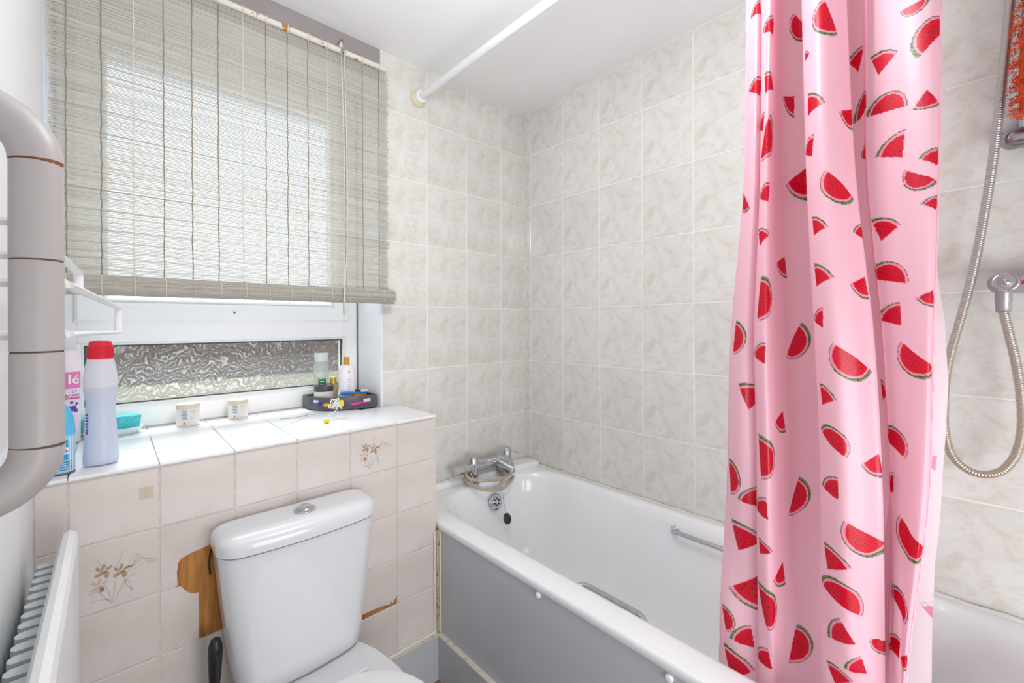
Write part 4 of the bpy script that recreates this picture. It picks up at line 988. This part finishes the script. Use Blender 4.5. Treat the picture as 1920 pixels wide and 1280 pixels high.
def curtain_grid(NU,NV):
    cp=np.array(CP);n=len(cp)
    ym=cp[:,3];dd=np.array(CD);L=np.concatenate([[0],np.cumsum(np.hypot(np.diff(ym),np.diff(dd))+.0015)]);t=np.interp(np.linspace(0,L[-1],NU),L,np.arange(n));zs=np.linspace(2.09,.30,NV)
    def cr(a,tt):
        i=np.clip(np.floor(tt).astype(int),0,n-2);f=(tt-i)
        g=lambda k:a[np.clip(i+k,0,n-1)]
        p0,p1,p2,p3=g(-1),g(0),g(1),g(2)
        if a.ndim>1:f=f[:,None]
        return .5*(2*p1+(p2-p0)*f+(2*p0-5*p1+4*p2-p3)*f*f+(3*p1-p0-3*p2+p3)*f**3)
    Yl=cr(cp,t);D=cr(np.array(CD),t)
    zc=np.array(CZ)[::-1];m=len(zc)
    # smooth interpolation along z (piecewise hermite)
    Yr=Yl[:,::-1];sl=np.gradient(Yr,zc,axis=1)
    k=np.clip(np.searchsorted(zc,zs)-1,0,m-2);h=zc[k+1]-zc[k];f=(zs-zc[k])/h
    h00=2*f**3-3*f**2+1;h10=f**3-2*f**2+f;h01=-2*f**3+3*f**2;h11=f**3-f**2
    Y=Yr[:,k]*h00+sl[:,k]*h10*h+Yr[:,k+1]*h01+sl[:,k+1]*h11*h
    X0=-.6+.075*np.clip((2.1-zs)/1.6,0,1)
    ramp=(.55+.45*np.clip((2.09-zs)/.5,0,1))*(1-.5*np.clip((.85-zs)/.3,0,1))
    X=X0[None]+D[:,None]*ramp[None]
    X=X+.004*np.sin(zs*9+t[:,None]*.9)*np.clip((1.3-zs)/.6,0,1)+.006*np.sin(zs*17+t[:,None]*1.7)*np.clip((.75-zs)/.3,0,1)
    Z=np.broadcast_to(zs[None],Y.shape)
    return t,zs,np.stack([X,Y,Z],-1)

# ------------------------------------------------------------------ curtain
SL = [(14.26, 1.712, 0.0287, -2.78, 0), (9.8, 1.787, 0.0273, -2.56, 0), (25.2, 1.69, 0.0161, -1.57, 0), (26.12, 1.644, 0.0295, 2.39, 0), (2.01, 1.801, 0.0244, 2.41, 1), (7.01, 1.748, 0.035, 2.03, 1), (12.74, 1.668, 0.0152, 0.84, 1), (19.74, 1.66, 0.037, 1.57, 1), (23.63, 1.63, 0.0345, 1.25, 1), (23.95, 1.562, 0.0289, 1.41, 0), (20.34, 1.578, 0.033, 1.65, 0), (25.91, 1.546, 0.0263, -1.57, 1), (2.06, 1.654, 0.0344, 1.91, 1), (6.67, 1.644, 0.0354, 0.98, 1), (9.07, 1.648, 0.0377, -2.28, 1), (13.18, 1.574, 0.0342, 0.88, 1), (5.56, 1.578, 0.0318, 2.0, 1), (6.93, 1.544, 0.0388, -0.4, 0), (16.11, 1.554, 0.0325, -2.22, 1), (12.95, 1.503, 0.0346, 2.06, 1), (20.43, 1.491, 0.0288, 2.04, 1), (24.28, 1.481, 0.0398, 2.12, 1), (9.77, 1.493, 0.0635, -1.85, 1), (14.71, 1.425, 0.0318, -2.31, 0), (25.2, 1.423, 0.0224, -2.14, 0), (6.4, 1.441, 0.0337, 2.1, 1), (0.33, 1.443, 0.0238, -2.43, 0), (13.18, 1.363, 0.03, 0.96, 1), (23.47, 1.353, 0.0366, 1.23, 1), (16.81, 1.351, 0.0263, 2.06, 1), (5.83, 1.361, 0.0321, 1.28, 1), (8.35, 1.319, 0.0394, -2.06, 1), (13.13, 1.276, 0.0364, 0.99, 1), (23.58, 1.282, 0.0307, 1.35, 0), (15.97, 1.264, 0.0342, -2.12, 1), (23.68, 1.206, 0.0372, 2.21, 1), (26.25, 1.24, 0.0248, -1.98, 1), (6.67, 1.242, 0.0389, -0.15, 0), (12.98, 1.202, 0.0323, 2.13, 1), (26.5, 1.451, 0.0261, 1.93, 1), (26.5, 1.381, 0.021, 1.94, 1), (0.96, 1.166, 0.0314, -0.08, 0), (9.07, 1.154, 0.0374, -0.58, 0), (14.71, 1.128, 0.0369, -2.19, 0), (24.73, 1.134, 0.0326, -2.24, 0), (6.14, 1.134, 0.0375, 2.19, 1), (2.4, 1.043, 0.0495, 1.3, 1), (13.03, 1.065, 0.0341, 1.05, 1), (19.92, 1.073, 0.0328, 1.08, 1), (7.95, 1.005, 0.0404, -2.01, 1), (13.6, 0.997, 0.0296, 0.96, 0), (23.2, 0.999, 0.0291, 0.93, 0), (6.58, 0.933, 0.0393, 0.11, 0), (13.44, 0.905, 0.0371, 2.21, 1), (16.03, 0.961, 0.0364, -2.04, 1), (21.72, 0.915, 0.0344, 2.16, 1), (0.81, 0.869, 0.0338, 0.15, 0), (8.95, 0.832, 0.0364, -0.4, 0), (2.5, 0.834, 0.0386, 2.29, 1), (6.05, 0.826, 0.04, 2.28, 1), (1.8, 0.742, 0.0561, 1.23, 1), (5.94, 0.746, 0.028, 1.07, 1), (15.06, 0.824, 0.0384, -2.07, 0), (24.51, 0.834, 0.0372, -2.18, 0), (13.18, 0.772, 0.0421, 1.11, 1), (7.85, 0.694, 0.0444, -1.97, 1), (2.55, 0.646, 0.0716, -1.82, 1), (6.67, 0.631, 0.0405, 0.3, 0), (13.8, 0.72, 0.0379, 1.17, 0), (24.0, 0.722, 0.0288, 0.97, 0), (2.16, 0.531, 0.043, 2.41, 1), (9.38, 0.535, 0.0347, -0.14, 0), (13.85, 0.646, 0.0422, 2.76, 1), (16.73, 0.636, 0.0238, -1.64, 0), (23.52, 0.635, 0.0353, 2.09, 1), (1.37, 0.463, 0.0557, 1.25, 1), (6.14, 0.515, 0.0377, 2.4, 1), (13.39, 0.559, 0.0328, 1.35, 1), (14.96, 0.595, 0.0303, 2.54, 1), (0.81, 0.559, 0.0242, 0.28, 0), (26.12, 0.636, 0.0281, -1.78, 1)]
def hashn(a, b, c=0.0):
    v = np.sin(a * 127.1 + b * 311.7 + c * 74.7) * 43758.5453
    return v - np.floor(v)
PINK = np.array(lin((251, 204, 218))); FLESH = np.array(lin((218, 4, 44))); RIND = np.array(lin((248, 168, 188))); GREEN = np.array(lin((122, 158, 104))); DKG = np.array(lin((52, 66, 50))); SEED = np.array(lin((120, 0, 30)))
def paint(S, Zv, sl, T, zs):
    """flat printed watermelon slices: colour per cloth point from cloth coordinates (run s, height z) in metres"""
    C_ = np.empty(S.shape + (4,), np.float32); C_[..., :3] = PINK; C_[..., 3] = 1
    for (tt, zc, R, ang, kind) in sl:
        R = R * 1.09
        i = int(np.argmin(abs(T - tt))); j = int(np.argmin(abs(zs - zc)))
        ds = S - S[i][None, :]              # run measured on the same height
        m = (abs(ds) < 1.9 * R) & (abs(Zv - zc) < 1.9 * R)
        if not m.any(): continue
        x = ds[m]; y = Zv[m] - zc; ca, sa = math.cos(ang), math.sin(ang)
        a = x * ca + y * sa + 0.4 * R; b = -x * sa + y * ca
        r = np.hypot(a, b); col = C_[m][:, :3].copy()
        if kind == 0:
            inn = a > 0
        else:
            inn = (a > 0) & (abs(np.arctan2(b, a)) < 0.66)
        r2 = np.hypot(a, b - 0.11 * R)
        green = inn & (r > 0.91 * R) & (r2 < 0.985 * R) & (a > 0.02 * R)
        line = inn & (abs(r - 0.965 * R) < 0.00035 + 0.006 * R)
        rind = inn & (r < 0.97 * R)
        fl = inn & (r < 0.83 * R)
        if kind == 0: fl &= a > 0.0
        col[rind] = RIND; 
        st = hashn(np.floor(np.arctan2(b, a) * 16), np.floor(r / R * 60)) > 0.84
        col[green] = GREEN; col[green & st] = DKG
        col[line] = DKG; col[fl] = FLESH
        g = 0.17 * R; cx = np.floor(a / g); cy = np.floor(b / g)
        px = (cx + 0.3 + 0.4 * hashn(cx, cy, tt)) * g; py = (cy + 0.3 + 0.4 * hashn(cx, cy, tt + 3)) * g
        sd = fl & (np.hypot(a - px, (b - py) * 1.2) < 0.028 * R) & (r < 0.72 * R)
        col[sd] = SEED
        C4 = C_[m]; C4[:, :3] = col; C_[m] = C4
    return C_
def cloth(name, G, C_, mat, parent, flip=False):
    nu, nv = G.shape[:2]
    me = bpy.data.meshes.new(name)
    off = np.array(wloc(parent))
    co = (G - off).reshape(-1, 3).astype(np.float32)
    idx = np.arange(nu * nv).reshape(nu, nv)
    q = np.stack([idx[:-1, :-1], idx[:-1, 1:], idx[1:, 1:], idx[1:, :-1]], -1).reshape(-1, 4)
    nf = len(q)
    me.vertices.add(len(co)); me.vertices.foreach_set('co', co.ravel())
    me.loops.add(nf * 4); me.loops.foreach_set('vertex_index', q.ravel().astype(np.int32))
    me.polygons.add(nf); me.polygons.foreach_set('loop_start', np.arange(0, nf * 4, 4, dtype=np.int32))
    try: me.polygons.foreach_set('loop_total', np.full(nf, 4, dtype=np.int32))
    except Exception: pass
    me.polygons.foreach_set('use_smooth', np.ones(nf, dtype=bool))
    me.update(calc_edges=True)
    ca = me.color_attributes.new('print', 'FLOAT_COLOR', 'POINT'); ca.data.foreach_set('color', C_.reshape(-1, 4).astype(np.float32).ravel())
    me.materials.append(mat)
    o = bpy.data.objects.new(name, me); COL.objects.link(o); o.parent = parent; WLOC[o.name] = Vector(off)
    return o
cur = empty('shower_curtain', (-0.57, -1.35, 0.30), 'pink shower curtain printed with watermelon slices, drawn to one side of the bath', 'curtain')
T, zs_c, G = curtain_grid(640, 1250)
seg_ = np.linalg.norm(np.diff(G, axis=0), axis=2)
S = np.concatenate([np.zeros((1, G.shape[1])), np.cumsum(seg_, axis=0)], 0)
# run measured at a mid height so the print stays straight where folds tighten
C_ = paint(S, G[..., 2], SL, T, zs_c)
cloth('cloth', G, C_, mk_curtain('pink_satin_cloth'), cur)
# stitched hem roll on the free edge, and on the far edge
for e, nm in ((-1, 'hem'), (0, 'hem')):
    P = [tuple(G[e, j]) for j in range(0, 1250, 8)] + [tuple(G[e, -1])]
    P = [(x + 0.002, y + (-0.0 if e else 0.0) + 0.0005 * math.sin(k * 1.3), z) for k, (x, y, z) in enumerate(P)]
    obj(nm, tube(P, 0.0024, 7), simple('pink_hem', (242, 176, 196), 0.6), cur, smooth=True)
# pale back flap of the far end of the cloth showing behind the hem
tz = np.linspace(1.28, 0.30, 400); tu = np.linspace(0, 1, 80)
edge = np.interp(tz, zs_c[::-1], G[-1, ::-1, 1])
ext = np.interp(tz, [0.3, 0.6, 0.8, 0.95, 1.1, 1.2, 1.28], [0.034, 0.030, 0.016, 0.014, 0.018, 0.012, 0.001])
ex0 = np.interp(tz, zs_c[::-1], G[-1, ::-1, 0])
GB = np.empty((80, 400, 3)); 
GB[..., 1] = (edge[None] + 0.05) - (0.05 + ext)[None] * tu[:, None]
GB[..., 0] = ex0[None] + 0.035 - 0.012 * np.sin(tu * PI)[:, None]
GB[..., 2] = tz[None]
SB = (GB[..., 1] * -1)
CB = np.empty((80, 400, 4), np.float32); CB[..., :3] = np.array(lin((246, 226, 234))); CB[..., 3] = 1
for (yy, zc, R, ang, k) in [(-1.476, 1.075, 0.028, 2.2, 1), (-1.478, 0.955, 0.03, 2.2, 1), (-1.474, 0.70, 0.03, 0.6, 0), (-1.468, 0.55, 0.034, 2.0, 1), (-1.462, 0.42, 0.03, 3.9, 0)]:
    a = (-GB[..., 1] + yy); b = GB[..., 2] - zc
    ca, sa = math.cos(ang), math.sin(ang); p_, q_ = a * ca + b * sa, -a * sa + b * ca
    r = np.hypot(p_, q_); inn = (p_ > 0) & (r < R)
    if k: inn &= abs(np.arctan2(q_, p_)) < 0.7
    CB[inn & (r < 0.8 * R), :3] = lin((236, 140, 178)); CB[inn & (r > 0.93 * R), :3] = lin((196, 206, 204))
cloth('back_flap', GB, CB, mk_curtain('pale_cloth_reverse', True, 0.55), cur)
# rings on the pole above the frame
for k in range(7):
    j = int(20 + k * 95); yk_ = float(G[min(j, 639), 0, 1])
    obj('curtain_ring', tube([(-0.6 + 0.0205 * math.cos(a), yk_, 2.098 + 0.0215 * math.sin(a)) for a in [2 * PI * q / 24 for q in range(24)]], 0.0018, 6, closed=True), m_white, cur, smooth=True)

# ------------------------------------------------------------------ shower on the right wall
HP = [(1.2197, -1.5652), (1.1669, -1.5735), (1.1089, -1.5824), (1.0399, -1.589), (0.9708, -1.5902), (0.9135, -1.5817), (0.8739, -1.5624), (0.8585, -1.5385), (0.8597, -1.5138), (0.8769, -1.4925), (0.9041, -1.4795), (0.9506, -1.4726), (1.001, -1.4719), (1.0644, -1.4748), (1.1151, -1.4812), (1.1779, -1.4936), (1.264, -1.511), (1.3542, -1.5256), (1.4547, -1.539), (1.5595, -1.5506), (1.6865, -1.5613), (1.8004, -1.5703), (1.902, -1.5776), (1.99, -1.59), (2.04, -1.63), (2.03, -1.68)]
path = smooth_path([(-0.068 - 0.012 * math.sin(k / 25 * PI), y, z) for k, (z, y) in enumerate(HP)], 40)
# resample by length and swell every rib
Lp = [0.0]
for a, b in zip(path[:-1], path[1:]): Lp.append(Lp[-1] + (b - a).length)
n = int(Lp[-1] / 0.0012); tt = np.linspace(0, Lp[-1], n)
arr = np.array(path); PR = np.stack([np.interp(tt, Lp, arr[:, i]) for i in range(3)], 1)
t = NT('greyed_metal_hose'); o_ = t.coord(); sp_ = t.add('ShaderNodeSeparateXYZ'); t.link(o_, sp_.inputs[0])
t.base(t.ramp(sp_.outputs['Z'], [(0.10, lin((196, 184, 168))), (0.55, lin((190, 188, 188)))])); t.set(0.28, 0.75)
hose = obj('shower_hose', tube([tuple(v) for v in PR], [0.0082 + 0.0009 * math.cos(2 * PI * q / 0.0052) for q in tt], 12), t.m, smooth='all')
tag(hose, 'ribbed metal shower hose looping down the right hand tiles', 'hose')
# wall holder / shower valve
sv = empty('shower_valve', (-0.06, -1.60, 1.28), 'grey shower valve bar with a round knob on the right tiles', 'shower valve')
m_gry = simple('grey_chromed_plastic', (176, 170, 174), 0.3, metal=0.35, var=0.06, scale=20)
def capsule(ya, yb2, x, z, r, rz=None, n=24):
    rg = []
    for k in range(9):
        a = PI / 2 * k / 8; rg.append((ya - 0 + r * (1 - math.sin(a)), math.sin(a) if k == 0 else None))
    bm = bm_new(); rings_ = []
    for k in range(10):
        a = PI / 2 * k / 9; y = ya - r + r * math.cos(a) if False else ya - r * (1 - math.cos(a))
        rr2 = max(1e-4, r * math.sin(a))
        rings_.append([Vector((x + rr2 * math.cos(q), y, z + (rz or r) / r * rr2 * math.sin(q))) for q in [2 * PI * i / n for i in range(n)]])
    rings_.append([Vector((x + r * math.cos(q), yb2, z + (rz or r) * math.sin(q))) for q in [2 * PI * i / n for i in range(n)]])
    ribbon(bm, rings_, cap0=True, cap1=True); bmesh.ops.recalc_face_normals(bm, faces=bm.faces[:]); return bm
obj('valve_bar', capsule(-1.540, -1.88, -0.052, 1.284, 0.0235), m_gry, sv, smooth=True)
kb = obj('knob', lathe([(0.022, 0), (0.0225, 0.010), (0.021, 0.0125), (0.0165, 0.013), (0.016, 0.0115), (0.012, 0.0115), (0.0115, 0.0135), (0.007, 0.0145), (0, 0.015)], (-0.068, -1.567, 1.285), 32, axis=(-1, 0, 0)), m_gry, sv, smooth=True)
obj('knob_ring', tube([(-0.0815, -1.567 + 0.019 * math.cos(a), 1.285 + 0.019 * math.sin(a)) for a in [2 * PI * q / 30 for q in range(30)]], 0.0011, 6, closed=True), m_chrome, kb, smooth=True)
obj('knob_button', lathe([(0.0062, 0), (0.0062, 0.003), (0.004, 0.0042)], (-0.0825, -1.567, 1.285), 20, axis=(-1, 0, 0)), m_chrome, kb, smooth=True)
obj('red_mark', bx(-0.0758, -0.0748, -1.600, -1.590, 1.279, 1.287, 0.0), tint('red_mark_paint', (190, 40, 70)), sv, label='small red mark')
obj('outlet', lathe([(0.0135, 0.028), (0.0135, -0.012), (0.0125, -0.014), (0.0125, -0.034), (0.0105, -0.036)], (-0.060, -1.565, 1.255), 24), m_gry, sv, smooth=True)
for y in (-1.62, -1.86): obj('wall_boss', lathe([(0.026, 0), (0.026, 0.005), (0.015, 0.008), (0.015, 0.035)], (-0.0002, y, 1.284), 24, axis=(-1, 0, 0)), m_gry, sv, smooth=True)
# riser rail
rr_ = empty('riser_rail', (-0.05, -1.60, 1.6), 'chrome shower riser rail behind the hose at the right edge', 'rail')
obj('rail_tube', tube([(-0.045, -1.598, 1.60), (-0.045, -1.598, 2.10)], 0.0095, 16), simple('bluish_chrome', (196, 214, 220), 0.25, metal=0.4), rr_, smooth=True)
obj('rail_bracket', capsule(-1.559, -1.70, -0.045, 1.601, 0.0225), m_dchrome, rr_, smooth=True, label='round ended chrome bracket')
obj('rail_bracket', capsule(-1.565, -1.70, -0.045, 2.11, 0.0225), m_dchrome, rr_, smooth=True)
for z in (1.601, 2.11): obj('wall_boss', lathe([(0.02, 0), (0.02, 0.03)], (-0.0002, -1.66, z), 20, axis=(-1, 0, 0)), m_dchrome, rr_, smooth=True)
obj('suction_disc', lathe([(0.018, 0), (0.015, 0.004), (0.005, 0.008)], (-0.004, -1.572, 1.648), 24, axis=(-1, 0, 0)), m_white, rr_, smooth=True)
# orange mesh sponge
pf = empty('bath_puff', (-0.085, -1.64, 1.62), 'orange mesh bath scrubber hanging at the right edge of the picture', 'bath sponge')
m_org = simple('orange_mesh', (226, 84, 22), 0.7, var=0.25, scale=60)
rnd = random.Random(4)
V = []; F = []
def puffr(z):
    q = (z - 1.625) / 0.40
    return 0.030 + 0.028 * math.sin(PI * min(1, max(0, 0.1 + q * 0.8))) 
for k in range(1500):
    z = 1.625 + 0.40 * rnd.random(); a = rnd.uniform(0, 2 * PI)
    R_ = puffr(z) * (0.75 + 0.32 * rnd.random())
    cpt = Vector((-0.106 + 0.7 * R_ * math.cos(a), -1.640 + (z - 1.85) * -0.10 + R_ * math.sin(a), z))
    ax1 = Vector((rnd.uniform(-1, 1), rnd.uniform(-1, 1), rnd.uniform(-1, 1))).normalized(); ax2 = ax1.orthogonal().normalized(); ax3 = ax1.cross(ax2)
    rl = rnd.uniform(0.0028, 0.0055); b = len(V); NN = 7
    for i in range(NN):
        th_ = 2 * PI * i / NN; d = ax2 * math.cos(th_) + ax3 * math.sin(th_)
        for w_ in (d * 0.0008, ax1 * 0.0008, d * -0.0008): V.append(cpt + d * rl + w_)
    for i in range(NN):
        j = (i + 1) % NN
        for q in range(3): F.append((b + 3 * i + q, b + 3 * j + q, b + 3 * j + (q + 1) % 3, b + 3 * i + (q + 1) % 3))
pm = obj('mesh_loops', (V, F), m_org, pf); pm['kind'] = 'stuff'
bm = bm_new(); rings_ = []
for k in range(21):
    z = 1.635 + 0.38 * k / 20; R_ = puffr(z) * 0.78
    rings_.append([Vector((-0.106 + 0.7 * R_ * math.cos(a), -1.640 + (z - 1.85) * -0.10 + R_ * math.sin(a), z)) for a in [2 * PI * i / 20 for i in range(20)]])
ribbon(bm, rings_, cap0=True, cap1=True); bmesh.ops.recalc_face_normals(bm, faces=bm.faces[:])
obj('core', bm, m_org, pf, smooth=True)
obj('hanging_cord', tube([(-0.095, -1.655, 2.0), (-0.075, -1.652, 2.11), (-0.06, -1.652, 2.135), (-0.045, -1.652, 2.136), (-0.03, -1.652, 2.12)], 0.0018, 6), m_org, pf)
